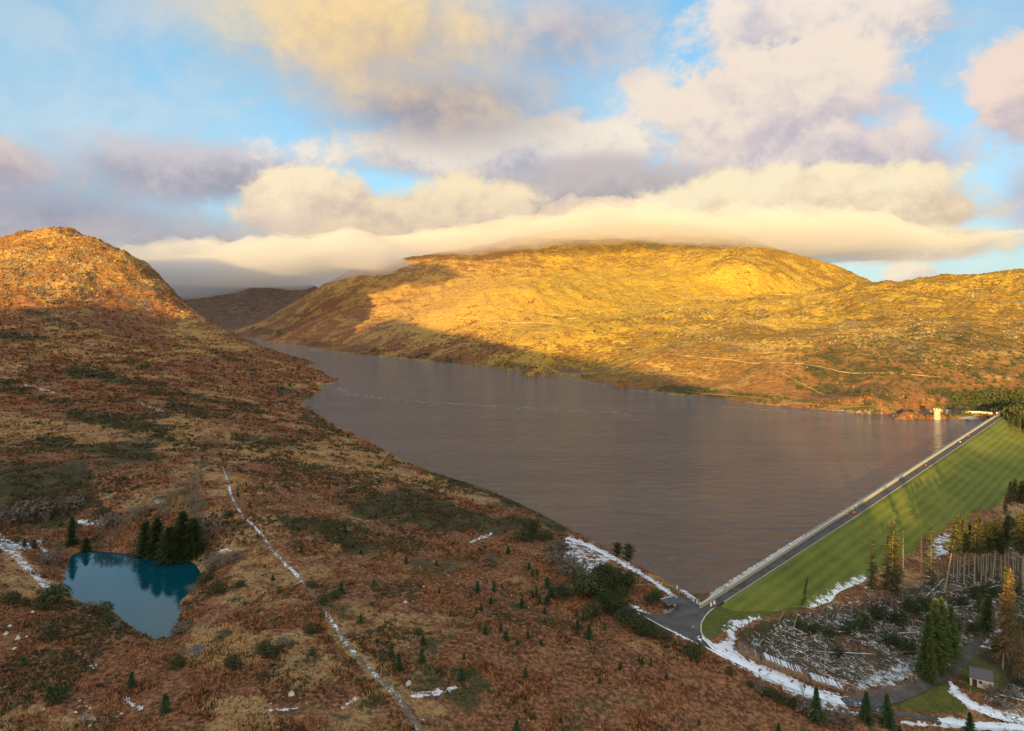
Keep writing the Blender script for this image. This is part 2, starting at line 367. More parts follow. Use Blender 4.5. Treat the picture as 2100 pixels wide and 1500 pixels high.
# ------------------------------------------------------------------ surface zones (what grows where)
WX = GPX+fbm(GX/60, GY/60, 4, 41)*GPX*0+fbm(GPX/38, GPY/22, 4, 41)*46; WY = GPY+fbm(GPX/38, GPY/22, 4, 43)*26
JX = GPX+fbm(GPX/7, GPY/5, 3, 51)*7; JY = GPY+fbm(GPX/7, GPY/5, 3, 53)*5
def smear(lines, soft=(0.8, 1.3)):
    m = np.zeros(GX.shape)
    for l in lines: m = np.maximum(m, 1-sstep(soft[0], soft[1], seg_dist(JX, JY, l)))
    return m
def zone(polys, soft=14):
    m = np.zeros(GX.shape)
    for p in polys: m = np.maximum(m, 1-sstep(-soft, soft, poly_dist(WX if soft > 11 else JX, WY if soft > 11 else JY, p)))
    return m
L = lambda w, *p: [(x, y, w) for x, y in p]
snow = np.zeros(GX.shape)
snow = np.maximum(snow, 0.72*smear([L(7,(0,1115),(60,1120)), L(14,(0,1110),(30,1135)), L(9,(30,1140),(95,1200)), L(6,(165,1070),(215,1075)), L(5,(80,1110),(100,1150)),
    L(5,(318,1030),(340,1030)), L(4,(450,1130),(470,1128)), L(4,(160,1335),(195,1375)), L(5,(255,1435),(290,1452)), L(7,(840,1430),(905,1418)), L(4,(900,1418),(940,1408)),
    L(4,(845,1440),(870,1480)), L(3,(700,1455),(730,1430)), L(3,(550,1458),(608,1452)), L(3,(965,1112),(1008,1095)), L(3,(390,1338),(405,1342)), L(2.5,(285,828),(335,845)), L(2,(50,790),(110,805))], (.5, 1.6)))
snow = np.maximum(snow, 0.66*zone([[(1165,1112),(1200,1118),(1245,1140),(1262,1152),(1235,1160),(1210,1178),(1195,1178),(1150,1148),(1160,1130)]], 6))
snow = np.maximum(snow, 0.9*smear([L(5,(1165,1105),(1200,1115),(1250,1140),(1300,1168),(1350,1200),(1385,1226)), L(4,(1290,1240),(1330,1262),(1380,1292),(1420,1318)), L(5,(1400,1212),(1438,1240))], (.4, 1.6)))
snow = np.maximum(snow, 0.93*zone([[(1480,1285),(1500,1268),(1545,1262),(1560,1268),(1530,1285),(1510,1300),(1508,1330),(1540,1352),(1600,1378),(1680,1408),(1735,1432),(1740,1455),(1690,1448),(1600,1412),(1520,1372),(1450,1330),(1462,1318),(1490,1312)]], 11))
snow = np.maximum(snow, 0.40*zone([[(1560,1268),(1700,1240),(1780,1190),(1800,1215),(1760,1250),(1700,1262),(1600,1278)]], 10))
snow = np.maximum(snow, 0.44*zone([[(1510,1300),(1640,1262),(1800,1240),(1990,1180),(2090,1170),(2100,1300),(2010,1300),(1900,1390),(1740,1425),(1600,1370)]], 20))
snow = np.maximum(snow, 0.72*zone([[(1750,1400),(1800,1370),(1880,1345),(1885,1385),(1840,1405),(1770,1418)],[(2000,1330),(2030,1300),(2055,1270),(2060,1290),(2030,1335)],[(1900,1110),(1960,1080),(1960,1130),(1905,1160)]], 10))
snow = np.maximum(snow, 0.95*smear([L(9,(1955,1415),(1990,1445),(2040,1465),(2120,1478)), L(10,(1940,1480),(2020,1490),(2120,1492)), L(4,(1680,1450),(1760,1466)), L(4,(1850,1480),(1950,1490))], (.6, 1.5)))
snow = np.maximum(snow, 0.5*zone([[(2010,1440),(2050,1400),(2120,1390),(2120,1470)]], 14))
snow *= sstep(1500, 1200, GY)
snow = np.maximum(snow, 0.30*sstep(300, 460, GZ)*(GY > 1500))
lawn = np.zeros(GX.shape)
lawn = np.maximum(lawn, zone([[(1472,1244),(1450,1258),(1438,1278),(1437,1300),(1452,1314),(1480,1300),(1520,1285),(1560,1268),(1640,1250),(1700,1228),(1800,1000),(1600,1100)]], 3)*(GY < 600))
lawn = np.maximum(lawn, .9*zone([[(1840,1440),(1880,1420),(1940,1400),(1985,1440),(1985,1462),(1900,1462),(1830,1455)],[(1975,1375),(2000,1350),(2045,1370),(2060,1410),(2020,1425),(1975,1405)]], 6))
lawn = np.maximum(lawn, ((pe > 2) & (pe < np.interp(al, [t[0] for t in TOE], [t[1] for t in TOE])-1) & (al > 10) & (al < DLEN)).astype(float)*.9)
lawn = np.maximum(lawn, .8*smear([L(7,(2070,860),(2100,880),(2140,900))], (.6, 1.4)))
heath = zone([[(700,1030),(830,1000),(960,1040),(1080,1060),(1110,1100),(1000,1110),(880,1090),(770,1070)],[(0,960),(180,960),(210,1040),(120,1070),(0,1060)],
              [(560,1060),(700,1050),(830,1120),(720,1130)],[(1140,1100),(1250,1190),(1420,1330),(1380,1340),(1250,1240),(1120,1150)],[(440,825),(560,840),(540,860),(430,845)]], 22)
heath *= .62
heath = np.maximum(heath, .7*zone([[(1500,1300),(1640,1262),(1820,1230),(2000,1150),(2120,1100),(2120,1440),(2000,1420),(1760,1400),(1600,1365)]], 10))
heath = np.maximum(heath, .38*smear([L(9,(520,676),(640,705),(767,722),(933,738),(1067,752),(1200,772),(1400,800),(1600,824),(1800,842)),], (.5, 1.6)))
heath = np.maximum(heath, .36*zone([[(1650,700),(1900,640),(2150,640),(2150,840),(1800,820),(1600,800)]], 60))
heath = np.maximum(heath, 1.0*zone([[(1900,800),(2150,800),(2150,900),(2060,850),(1960,838)]], 14))
heath = np.maximum(heath, .6*smear([L(10,(900,975),(1000,1000),(1080,1038),(1150,1085))], (.5, 1.8)))
heath = np.maximum(heath, .5*smear([L(7,(60,640),(200,690)), L(8,(150,760),(300,790),(420,820)), L(6,(0,690),(120,700)), L(7,(260,740),(330,765)), L(6,(300,800),(520,838)), L(9,(0,790),(140,830)), L(10,(150,850),(330,880)), L(6,(560,800),(640,815)), L(7,(380,690),(520,760)), L(6,(620,855),(690,885)), L(8,(350,830),(420,850)), L(12,(90,905),(300,930)), L(9,(480,900),(640,915))], (.3, 2.0)))
tan = np.maximum.reduce([zone([[(0,1400),(200,1480),(200,1510),(0,1510)],[(540,1300),(620,1290),(690,1370),(640,1410),(560,1400)],[(400,1290),(540,1290),(560,1360),(450,1380),(380,1350)],
    [(430,1430),(560,1420),(560,1510),(420,1510)],[(0,1090),(120,1210),(110,1250),(0,1220)],[(450,880),(700,900),(850,975),(600,960),(480,930)],[(980,960),(1090,1050),(1000,1030),(760,960),(860,985)],
    [(180,880),(400,850),(470,900),(350,920)],[(850,1020),(900,1040),(960,1060),(800,1040)],[(1320,1310),(1420,1340),(1400,1360),(1300,1330)]], 20),
    smear([L(12,(700,1310),(760,1370),(830,1430),(900,1460)), L(20,(0,870),(200,900))], (.4, 1.8))])
tan = np.maximum(tan, .9*zone([[(760,600),(1000,560),(1400,540),(1600,560),(1700,610),(1500,640),(1300,640),(1100,700),(1200,760),(1000,700),(850,680)]], 50)*(GY > 700))
rock = np.zeros(GX.shape)
rock = np.maximum(rock, .9*zone([[(0,500),(115,475),(230,520),(340,600),(400,660),(300,640),(150,620),(0,620)]], 20))
rock = np.maximum(rock, .8*zone([[(30,640),(300,640),(370,680),(260,700),(60,680)]], 16))
rock = np.maximum(rock, .75*zone([[(1250,640),(1500,610),(1790,600),(2150,580),(2150,760),(1900,760),(1700,720),(1500,760),(1300,720)]], 40))
rock = np.maximum(rock, .7*zone([[(700,560),(1000,520),(1300,480),(1560,490),(1560,530),(1300,560),(1000,560),(750,580)],[(560,680),(690,650),(760,630),(760,660),(650,690)]], 16))
rock = np.maximum(rock, .9*smear([L(3.2,(1150,1082),(1237,1128),(1303,1163),(1383,1210),(1438,1232)), L(2.2,(1640,836),(1730,845),(1860,855))], (.6, 1.5)))
rock = np.maximum(rock, 1.0*smear([L(5,(1700,842),(1780,848),(1860,853),(1905,853)), L(4,(1925,853),(1965,852))], (.6, 1.5)))
rock = np.maximum(rock, .95*zone([[(130,1440),(165,1435),(190,1455),(200,1480),(260,1440),(270,1450),(230,1490),(180,1490),(135,1460)],[(205,1000),(245,1015),(240,1035),(205,1020)]], 4))
rock *= np.where(GY < 600, 1, 1)
snow = np.where(GZ < -0.5, np.where(GY > 450, 0, snow), snow)
bare = zone([[(1740,1425),(1860,1400),(1960,1340),(2010,1310),(2020,1330),(1960,1390),(1880,1430),(1800,1452),(1740,1450)]], 8)
A1 = np.stack([snow, lawn, heath], -1).reshape(-1, 3); A2 = np.stack([tan, rock, bare], -1).reshape(-1, 3)
def zones_at(x, y):
    u = x/y; i = np.clip(np.rint((u-US[0])/(US[1]-US[0])).astype(int), 0, NU-1); j = np.clip(np.rint((np.log(y)-VS[0])/(VS[1]-VS[0])).astype(int), 0, NV-1)
    k = j*NU+i; return A1[k], A2[k]

# ------------------------------------------------------------------ moorland material, shared by the ground and the tufts that grow on it
def moor_material(name, tuft):
    m, nt, b = new_mat(name); P = position(nt)
    snow, lawn, heath = [attr(nt, 'zone_a', i) for i in range(3)]; tan, rock, bare = [attr(nt, 'zone_b', i) for i in range(3)]
    x, y, z = xyz(nt, P)
    n1 = noise(nt, P, 0.012, 6, .62, .6); n2 = noise(nt, vscale(nt, P, 1, 1, 1, (31, 7, 0)), 0.035, 6, .65, .8)
    n3 = noise(nt, vscale(nt, P, 1, 1, 1, (5, 71, 0)), 0.16, 5, .65, .5); n4 = noise(nt, P, 0.9, 4, .7); n5 = noise(nt, vscale(nt, P, 1, .45, 1, (0, 9, 0)), 0.006, 7, .7, 1.0)
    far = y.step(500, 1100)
    sel = (n1-.5)*2.2+(n2-.5)*1.6+(n3-.5)*.9+.5
    brack = mix(nt, n3.step(.35, .68), (.115, .040, .019), (.29, .115, .050))
    brack = mix(nt, n4.step(.40, .72), brack, (.40, .185, .085))
    straw = mix(nt, n3.step(.3, .7), (.34, .175, .072), (.50, .30, .13))
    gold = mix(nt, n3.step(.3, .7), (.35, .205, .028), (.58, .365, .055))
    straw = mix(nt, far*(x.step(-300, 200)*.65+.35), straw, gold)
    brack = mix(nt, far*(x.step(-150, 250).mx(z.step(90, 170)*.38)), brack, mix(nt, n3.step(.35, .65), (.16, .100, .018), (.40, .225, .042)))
    green = mix(nt, n3.step(.35, .7), (.046, .038, .018), (.105, .088, .036))
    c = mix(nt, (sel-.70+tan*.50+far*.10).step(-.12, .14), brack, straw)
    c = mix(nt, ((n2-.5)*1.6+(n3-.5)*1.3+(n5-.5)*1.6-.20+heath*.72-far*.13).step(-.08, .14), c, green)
    c = mix(nt, y.step(3000, 3600)*.85, c, mix(nt, n2.step(.3, .7), (.060, .040, .034), (.15, .095, .070)))
    if tuft: c = mix(nt, bare, c, mix(nt, n4.step(.35, .65), (.030, .032, .012), (.085, .085, .03)))
    if not tuft:
        c = mix(nt, n4.step(.56, .40)*.55*(y.step(620, 420)), c, (.055, .038, .020))
        br = mix(nt, n3.step(.3, .7), (.10, .075, .06), (.19, .15, .12)); c = mix(nt, bare, c, br)
    # stone showing through
    rk = noise(nt, vscale(nt, P, 1, 1, 1, (3, 3, 90)), .22, 5, .75, .2); rb = noise(nt, vscale(nt, P, 1, 1.6, 1, (3, 3, 9), .5), .022, 4, .6, .7)
    rmask = (rock*.50+(rb-.5)*1.9+(rk-.5)*2.6-.60).step(0, .10)*rock.step(.05, .3)
    if not tuft: c = mix(nt, rmask, c, mix(nt, n4.step(.3, .7), (.19, .15, .105), (.40, .33, .23)))
    gr = mix(nt, n3.step(.3, .7), (.065, .080, .012), (.115, .125, .022)); gr = mix(nt, n4.step(.3, .75), gr, (.12, .13, .035))
    c = mix(nt, lawn, c, gr)
    sn = noise(nt, vscale(nt, P, 1, 1, 1, (8, 8, 8)), .55, 6, .75, .4)
    sm = (snow*1.25+(sn-.5)*3.4+(n3-.5)*1.6-.80).step(-.05, .16)*snow.step(.03, .2)
    sp = noise(nt, vscale(nt, P, 1, 1, 1, (18, 8, 8)), .33, 5, .8, .3)
    if not tuft: sm = sm.mx(sp.step(.735, .76)*(y.step(500, 350)))
    c = mix(nt, sm*(.6 if tuft else .97), c, (.78, .80, .86))
    nt.links.new(c.k, b.inputs['Base Color']); b.inputs['Roughness'].default_value = .92; b.inputs['Specular IOR Level'].default_value = .15
    if not tuft: bump(nt, b, n3*1.2+n4*.55+rmask*(1.6)+sp*.8+(n2*9.0+n3*3.0)*far, .9, 1.5)
    return m
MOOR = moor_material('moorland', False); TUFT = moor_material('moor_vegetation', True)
idx = np.arange(NU*NV).reshape(NV, NU)
quads = np.stack([idx[:-1, :-1], idx[:-1, 1:], idx[1:, 1:], idx[1:, :-1]], -1).reshape(-1, 4)
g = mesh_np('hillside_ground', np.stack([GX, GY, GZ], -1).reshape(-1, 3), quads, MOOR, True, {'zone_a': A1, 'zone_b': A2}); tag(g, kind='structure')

# ------------------------------------------------------------------ unseen hills behind the camera, crest shaped to cast the evening shadow lines
def sun_ts(x, y): return x*DY-y*DX, x*DX+y*DY
S0 = -1300.0
prof = []
for px, py in [(0,640),(130,632),(250,640),(330,660),(790,665),(880,695),(960,712),(1080,742),(1200,772),(1330,797)]:
    p = hit(px, py, 300)
    if p is None: continue
    t, s = sun_ts(p.x, p.y); prof.append((t, p.z+(s-S0)*SUN_T+(20 if px > 500 else 6), px))
for x, y, z in [(150, 240, .5), (290, 455, 1.0), (330, 500, -8.0), (415, 575, -16.0)]:
    t, s = sun_ts(x, y); prof.append((t, z+(s-S0)*SUN_T, 0))
prof.sort(); print('PROFILE', [(round(a), round(b), c) for a, b, c in prof])
pt = np.array([p[0] for p in prof]); ph = np.array([p[1] for p in prof])
ts = np.concatenate([np.arange(-6000, -1700, 100.), np.arange(-1700, 900, 12.), np.arange(900, 5000, 100.)]); ss = np.array([S0-2600, S0-1500, S0-700, S0-350, S0-150, S0, S0+120, S0+300, S0+550, S0+800, S0+1050, S0+1260.])
hh = np.interp(ts, pt, ph)
hh = np.where(ts < -1620, hh+np.clip((-1620-ts)*1.5, 0, 520)*(1+fbm(ts/200, ts*0, 3, 3)*.5), hh)  # crest raised on this side to put the far valley in shade
hh = hh+fbm(ts/60, ts*0+3, 4, 5)*np.clip((ts-0)/300, 0, 1)*5+fbm(ts/400, ts*0, 3, 8)*20*(ts < -1300)
fall = np.array([.35, .6, .8, .9, .97, 1, .95, .82, .55, .35, .17, .08])
co = []
for j, s in enumerate(ss):
    for i, t in enumerate(ts):
        z = hh[i]*fall[j]+(fbm(np.array([t/180.]), np.array([s/180.]), 3, 12)[0]*25 if j not in (5,) else 0)
        if j != 5: z = min(z, hh[i]+(S0-s)*SUN_T*1.0-3)
        co.append((t*DY+s*DX, -t*DX+s*DY, z))
n_ = len(ts); f_ = [(j*n_+i, j*n_+i+1, (j+1)*n_+i+1, (j+1)*n_+i) for j in range(len(ss)-1) for i in range(n_-1)]
za = np.zeros((len(co), 3)); zb = np.zeros((len(co), 3)); zb[:, 1] = .3
hb = mesh_np('shadow_hills_behind', co, f_, MOOR, True, {'zone_a': za, 'zone_b': zb}); tag(hb, kind='structure')

# ------------------------------------------------------------------ water
def water_material(name, base, rough, sc, bstr, brown):
    m, nt, b = new_mat(name); P = position(nt); x, y, z = xyz(nt, P)
    w1 = noise(nt, vscale(nt, P, .7, 1.5, 1, (0, 0, 0), .42), sc*(.72 if bstr > .5 else 1.6), 5, .6, .4); w2 = noise(nt, vscale(nt, P, 1, 1.7, 1, (9, 0, 0), .2), sc*3.1, 3, .6, .2)
    big = noise(nt, vscale(nt, P, 1, 3.5, 1, (3, 0, 0), .1), .006, 4, .6, .8)
    nt.links.new(mix(nt, big.step(.35, .65), base, brown).k, b.inputs['Base Color'])
    b.inputs['Roughness'].default_value = rough; b.inputs['IOR'].default_value = 1.5 if bstr < .5 else 1.5
    bump(nt, b, w1*1.0+w2*.20+big*1.2, min(1.0, bstr), 4.2 if bstr > .5 else 1.0)
    return m, nt, b
LAKE, lnt, lb = water_material('reservoir_water', (.078, .057, .054), .08, .16, 1.0, (.105, .076, .070))
# wind lines of foam
P = position(lnt); x, y, z = xyz(lnt, P)
POOL, _, _ = water_material('pond_water', (.002, .046, .066), .0, .8, .012, (.002, .052, .072))
co = []
far = [(dam_xy(-60, -2.2)), (dam_xy(DLEN+90, -2.2)), (900, 1400), (600, 2600), (-300, 3300), (-1700, 3300), (-1000, 1700), (-500, 900), (-330, 560), (-150, 330), (-60, 170)]
bm = bmesh.new(); bm.faces.new([bm.verts.new((p[0], p[1], 0.0)) for p in far]); bmesh.ops.triangulate(bm, faces=bm.faces)
me = bpy.data.meshes.new('reservoir_water'); bm.to_mesh(me); bm.free(); me.materials.append(LAKE); tag(link(bpy.data.objects.new('reservoir_water', me)), kind='structure')
# ------------------------------------------------------------------ the cloud that sits on the mountain: lumpy closed bodies of mist, thin at their edges
def mist(x0, x1, y0, y1, base, thick, dens, seed, label, nx=190, ny=50, colr=(1, .97, .93), aniso=.2):
    gx, gy = np.meshgrid(np.linspace(x0, x1, nx), np.linspace(y0, y1, ny))
    fx, fy = (gx-x0)/(x1-x0)*2-1, (gy-y0)/(y1-y0)*2-1
    r = np.sqrt(fx**2*.9+fy**2)
    lump = fbm(gx/420, gy/420, 5, seed, .55)
    prof = np.clip(1.0-r**2.2+lump*1.1, 0, 1.4)**.75*np.clip((1-np.abs(fx))*8, 0, 1)*np.clip((1-np.abs(fy))*6, 0, 1)
    th = thick(gx, gy)*prof*(1+fbm(gx/150, gy/150, 5, seed+3, .65)*.9)
    b0 = base(gx, gy)+fbm(gx/300, gy/300, 4, seed+5)*70
    lo = b0+(1-np.clip(prof*2, 0, 1))*35
    top = np.stack([gx, gy, lo+np.maximum(th, 0)+.5], -1).reshape(-1, 3); bot = np.stack([gx, gy, lo-.5], -1).reshape(-1, 3)
    i = np.arange(nx*ny).reshape(ny, nx); q = np.stack([i[:-1, :-1], i[:-1, 1:], i[1:, 1:], i[1:, :-1]], -1).reshape(-1, 4)
    rim = np.concatenate([i[0, :], i[1:, -1], i[-1, -2::-1], i[-2:0:-1, 0]]); r2 = np.roll(rim, -1); N = nx*ny
    side = np.stack([rim+N, r2+N, r2, rim], -1)
    m = bpy.data.materials.new('mist'); m.use_nodes = True; nt = m.node_tree; nt.nodes.clear()
    o = nt.nodes.new('ShaderNodeOutputMaterial'); v = nt.nodes.new('ShaderNodeVolumePrincipled')
    v.inputs['Color'].default_value = (*colr, 1); v.inputs['Density'].default_value = dens; v.inputs['Anisotropy'].default_value = aniso
    nt.links.new(v.outputs[0], o.inputs['Volume'])
    ob = mesh_np('low_cloud', np.concatenate([top, bot]), np.concatenate([q, q[:, ::-1]+N, side]), m, True)
    return tag(ob, label, 'cloud', kind='stuff')
mist(-1350, 2150, 2150, 4500, lambda x, y: 322+50*np.exp(-((x-350)/420)**2)-75*np.clip((-x-450)/600, 0, 1)+40*np.clip((x-1200)/800, 0, 1), lambda x, y: 120+110*np.exp(-((x-1150)/500)**2)+60*np.exp(-((x-200)/450)**2), .0030, 3, 'bank of low cloud resting on the mountain top', colr=(.93, .90, .88))
mist(-2800, -900, 3700, 6400, lambda x, y: 262+y*0, lambda x, y: 150+x*0, .0030, 13, 'grey cloud sheet over the head of the valley', colr=(.82, .84, .92))
mist(-1560, -330, 1750, 2600, lambda x, y: 160+72*np.clip((x+800)/300, 0, 1), lambda x, y: 170+x*0, .0065, 23, 'dark cloud hanging in the valley behind the left hill', nx=90, colr=(.84, .84, .88))
# ------------------------------------------------------------------ plain materials
def simple(name, c1, c2=None, scale=1.5, rough=.85, bstr=.4, metal=0.0):
    m, nt, b = new_mat(name); tc = S(nt, nt.nodes.new('ShaderNodeTexCoord').outputs['Object'])
    n_ = noise(nt, tc, scale, 5, .65); c2 = c2 or tuple(v*.6 for v in c1)
    oi = S(nt, nt.nodes.new('ShaderNodeObjectInfo').outputs['Random'])
    c = mix(nt, n_.step(.32, .68), c2, c1); c = mix(nt, oi*.35, c, tuple(v*.7 for v in c1))
    nt.links.new(c.k, b.inputs['Base Color']); b.inputs['Roughness'].default_value = rough; b.inputs['Metallic'].default_value = metal
    b.inputs['Specular IOR Level'].default_value = .25
    if bstr: bump(nt, b, n_, bstr, .05)
    return m
def foliage(name, c1, c2, c3):
    m, nt, b = new_mat(name); P = position(nt); oi = S(nt, nt.nodes.new('ShaderNodeObjectInfo').outputs['Random'])
    n_ = noise(nt, P, .55, 3, .6); n2 = noise(nt, P, 2.6, 2, .6)
    c = mix(nt, n_.step(.35, .65), c1, c2); c = mix(nt, n2.step(.5, .75)*.8, c, c3); c = mix(nt, oi*.4, c, c1)
    nt.links.new(c.k, b.inputs['Base Color']); b.inputs['Roughness'].default_value = .8; b.inputs['Specular IOR Level'].default_value = .2
    return m
M_SPRUCE = foliage('spruce_needles', (.024, .046, .018), (.050, .085, .028), (.09, .12, .04))
M_LIGHTSPR = foliage('light_spruce_needles', (.045, .066, .016), (.095, .125, .028), (.15, .17, .05))
M_PINE = foliage('pine_needles', (.045, .050, .018), (.085, .085, .028), (.14, .125, .04))
M_DEAD = foliage('brown_needles', (.10, .058, .024), (.19, .11, .045), (.10, .09, .035))
M_DARK = foliage('dark_evergreen', (.018, .030, .010), (.045, .060, .018), (.075, .09, .03))
M_GORSE = foliage('gorse_leaves', (.030, .038, .014), (.070, .078, .026), (.11, .11, .04))
M_TWIG = foliage('bare_twigs', (.10, .075, .055), (.18, .145, .11), (.25, .21, .17))
M_TWIG2 = foliage('pale_twigs', (.16, .14, .10), (.26, .23, .17), (.34, .31, .25))
M_BARK = simple('bark', (.21, .155, .105), (.12, .085, .06), 3)
M_PALEBARK = simple('pale_bark', (.34, .26, .18), (.20, .15, .10), 3)
M_SNOW = simple('snow', (.80, .82, .88), (.70, .73, .80), 2, .7, .3)
M_LOGEND = simple('sawn_wood', (.36, .235, .13), (.22, .135, .075), 8)
M_LOGBARK = simple('log_bark', (.27, .19, .15), (.13, .085, .065), 6)
M_STONE = simple('granite', (.42, .37, .29), (.27, .235, .185), 2.2, .9, .6)
M_PALESTONE = simple('pale_granite', (.58, .52, .42), (.42, .37, .29), 3, .9, .4)
M_SLATE = simple('roof_slate', (.12, .115, .125), (.07, .067, .075), 4)
M_RENDER = simple('hut_wall', (.55, .47, .38), (.46, .39, .31), 2)
M_WOOD = simple('dark_wood', (.10, .055, .045), (.06, .03, .025), 4)
M_BLACK = simple('dark_glass', (.02, .02, .025), (.015, .015, .02), 2, .2, 0)
M_DARKSTONE = simple('mossy_stone', (.15, .12, .075), (.09, .075, .045), 2.2, .9, .6)
M_WALLSTONE = simple('field_wall_stone', (.34, .27, .16), (.22, .18, .11), 2.2, .9, .6)
M_WHITE = simple('white_paint', (.75, .75, .74), (.62, .62, .62), 3)
M_RED = simple('red_paint', (.62, .05, .03), (.5, .04, .03), 3)
M_TEAL = simple('teal_paint', (.03, .20, .26), (.02, .15, .2), 3)
M_CONC = simple('concrete', (.36, .33, .29), (.27, .25, .22), 1.2)

# ------------------------------------------------------------------ shape collectors
class MB:
    def __init__(s): s.v, s.f, s.m = [], [], []
    def tri(s, a, b, c, m=0): n = len(s.v); s.v += [a, b, c]; s.f.append((n, n+1, n+2)); s.m.append(m)
    def face(s, pts, m=0):
        n = len(s.v); s.v += [tuple(p) for p in pts]; s.f.append(tuple(range(n, n+len(pts)))); s.m.append(m)
    def box(s, c, d, rz=0.0, m=0, taper=1.0):
        n = len(s.v); cr, sr = math.cos(rz), math.sin(rz)
        for z in (-.5, .5):
            k = 1 if z < 0 else taper
            for x, y in ((-.5, -.5), (.5, -.5), (.5, .5), (-.5, .5)):
                X, Y = x*d[0]*k, y*d[1]*k; s.v.append((c[0]+X*cr-Y*sr, c[1]+X*sr+Y*cr, c[2]+z*d[2]))
        for f in ((0, 3, 2, 1), (4, 5, 6, 7), (0, 1, 5, 4), (1, 2, 6, 5), (2, 3, 7, 6), (3, 0, 4, 7)): s.f.append(tuple(n+i for i in f)); s.m.append(m)
    def tube(s, p, q, r0, r1, k=5, caps=False, m=0, mcap=None):
        p, q = Vector(p), Vector(q); d = (q-p)
        if d.length < 1e-6: return
        a = d.orthogonal().normalized(); b = d.normalized().cross(a); n = len(s.v)
        for c, r in ((p, r0), (q, r1)):
            for i in range(k):
                t = 2*math.pi*i/k; s.v.append(tuple(c+a*(r*math.cos(t))+b*(r*math.sin(t))))
        for i in range(k): s.f.append((n+i, n+(i+1) % k, n+k+(i+1) % k, n+k+i)); s.m.append(m)
        if caps:
            mc = m if mcap is None else mcap
            s.f.append(tuple(n+k-1-i for i in range(k))); s.m.append(mc); s.f.append(tuple(n+k+i for i in range(k))); s.m.append(mc)
    def mesh(s, name, *mats, smooth=False):
        me = bpy.data.meshes.new(name); me.from_pydata([tuple(v) for v in s.v], [], s.f)
        for m in mats: me.materials.append(m)
        if len(mats) > 1: me.polygons.foreach_set('material_index', s.m)
        if smooth: me.polygons.foreach_set('use_smooth', [True]*len(s.f))
        me.update(); return me
    def build(s, name, *mats, parent=None, smooth=False): return link(bpy.data.objects.new(name, s.mesh(name, *mats, smooth=smooth)), parent)

# ------------------------------------------------------------------ draped sheets: roads, paths, pools
def ribbon(name, pts, mat, lift, za=(0, 0, 0), zb=(0, 0, 0), step=1.2, cross=5, kind='structure', edge=0.0, parent=None):
    """pts: plan points (x, y, half width); follows the ground"""
    P = np.array(pts, float); d = np.concatenate([[0], np.cumsum(np.hypot(*np.diff(P[:, :2], axis=0).T))])
    s = np.linspace(0, d[-1], max(4, int(d[-1]/step))); Q = np.stack([np.interp(s, d, P[:, i]) for i in range(3)], 1)
    for _ in range(3): Q[1:-1] = (Q[:-2]+2*Q[1:-1]+Q[2:])/4
    T = np.gradient(Q[:, :2], axis=0); T /= np.linalg.norm(T, axis=1)[:, None]; N = np.stack([-T[:, 1], T[:, 0]], 1)
    jig = 1+edge*fbm(s/1.3, s*0, 3, 4); jig2 = 1+edge*fbm(s/1.3, s*0+5, 3, 4)
    co = []
    for k in np.linspace(-1, 1, cross): w = Q[:, 2]*(jig if k < 0 else jig2)*k; co.append(Q[:, :2]+N*w[:, None])
    co = np.stack(co, 1); z = ground_z(co[..., 0], co[..., 1])
    z = np.maximum(z, z.mean(axis=1, keepdims=True)-.05)+lift
    for c_ in (0, -1): z[:, c_] -= lift*.8
    V = np.concatenate([co, z[..., None]], -1).reshape(-1, 3); n_, c = co.shape[:2]; i = np.arange(n_*c).reshape(n_, c)
    q = np.stack([i[:-1, :-1], i[1:, :-1], i[1:, 1:], i[:-1, 1:]], -1).reshape(-1, 4)[:, ::-1]
    o = mesh_np(name, V, q, mat, True, {'zone_a': np.tile(za, (len(V), 1)), 'zone_b': np.tile(zb, (len(V), 1))}, parent=parent)
    return tag(o, kind=kind)
def px_line(line, wpx=True):
    r = []
    for x, y, w in line:
        p = hit(x, y)
        if p: r.append((p.x, p.y, w*p.y/F if wpx else w))
    return r
def fill(name, outline, mat, lift=0.08, cell=1.5, flatz=None, kind='structure', parent=None):
    """a sheet over the ground inside an outline given in plan"""
    ol = [tuple(p[:2]) for p in outline]; xs = [p[0] for p in ol]; ys = [p[1] for p in ol]
    pts = [Vector(p) for p in ol]; n0 = len(pts)
    if flatz is None:
        gx, gy = np.meshgrid(np.arange(min(xs), max(xs), cell), np.arange(min(ys), max(ys), cell)); ok = inside(gx, gy, ol)
        pts += [Vector((a, b)) for a, b in zip(gx[ok], gy[ok])]
    v, e, f, *_ = geometry.delaunay_2d_cdt(pts, [(i, (i+1) % n0) for i in range(n0)], [], 2 if flatz is not None else 2, 1e-4)
    V = [(p.x, p.y, (float(ground_z(p.x, p.y))+lift) if flatz is None else flatz) for p in v]
    keep = [t for t in f if inside(np.array([sum(v[i].x for i in t)/3]), np.array([sum(v[i].y for i in t)/3]), ol)[0]]
    me = bpy.data.meshes.new(name); me.from_pydata(V, [], [t if (v[t[1]]-v[t[0]]).cross(v[t[2]]-v[t[0]]) > 0 else t[::-1] for t in keep]); me.materials.append(mat)
    o = link(bpy.data.objects.new(name, me), parent); return tag(o, kind=kind)

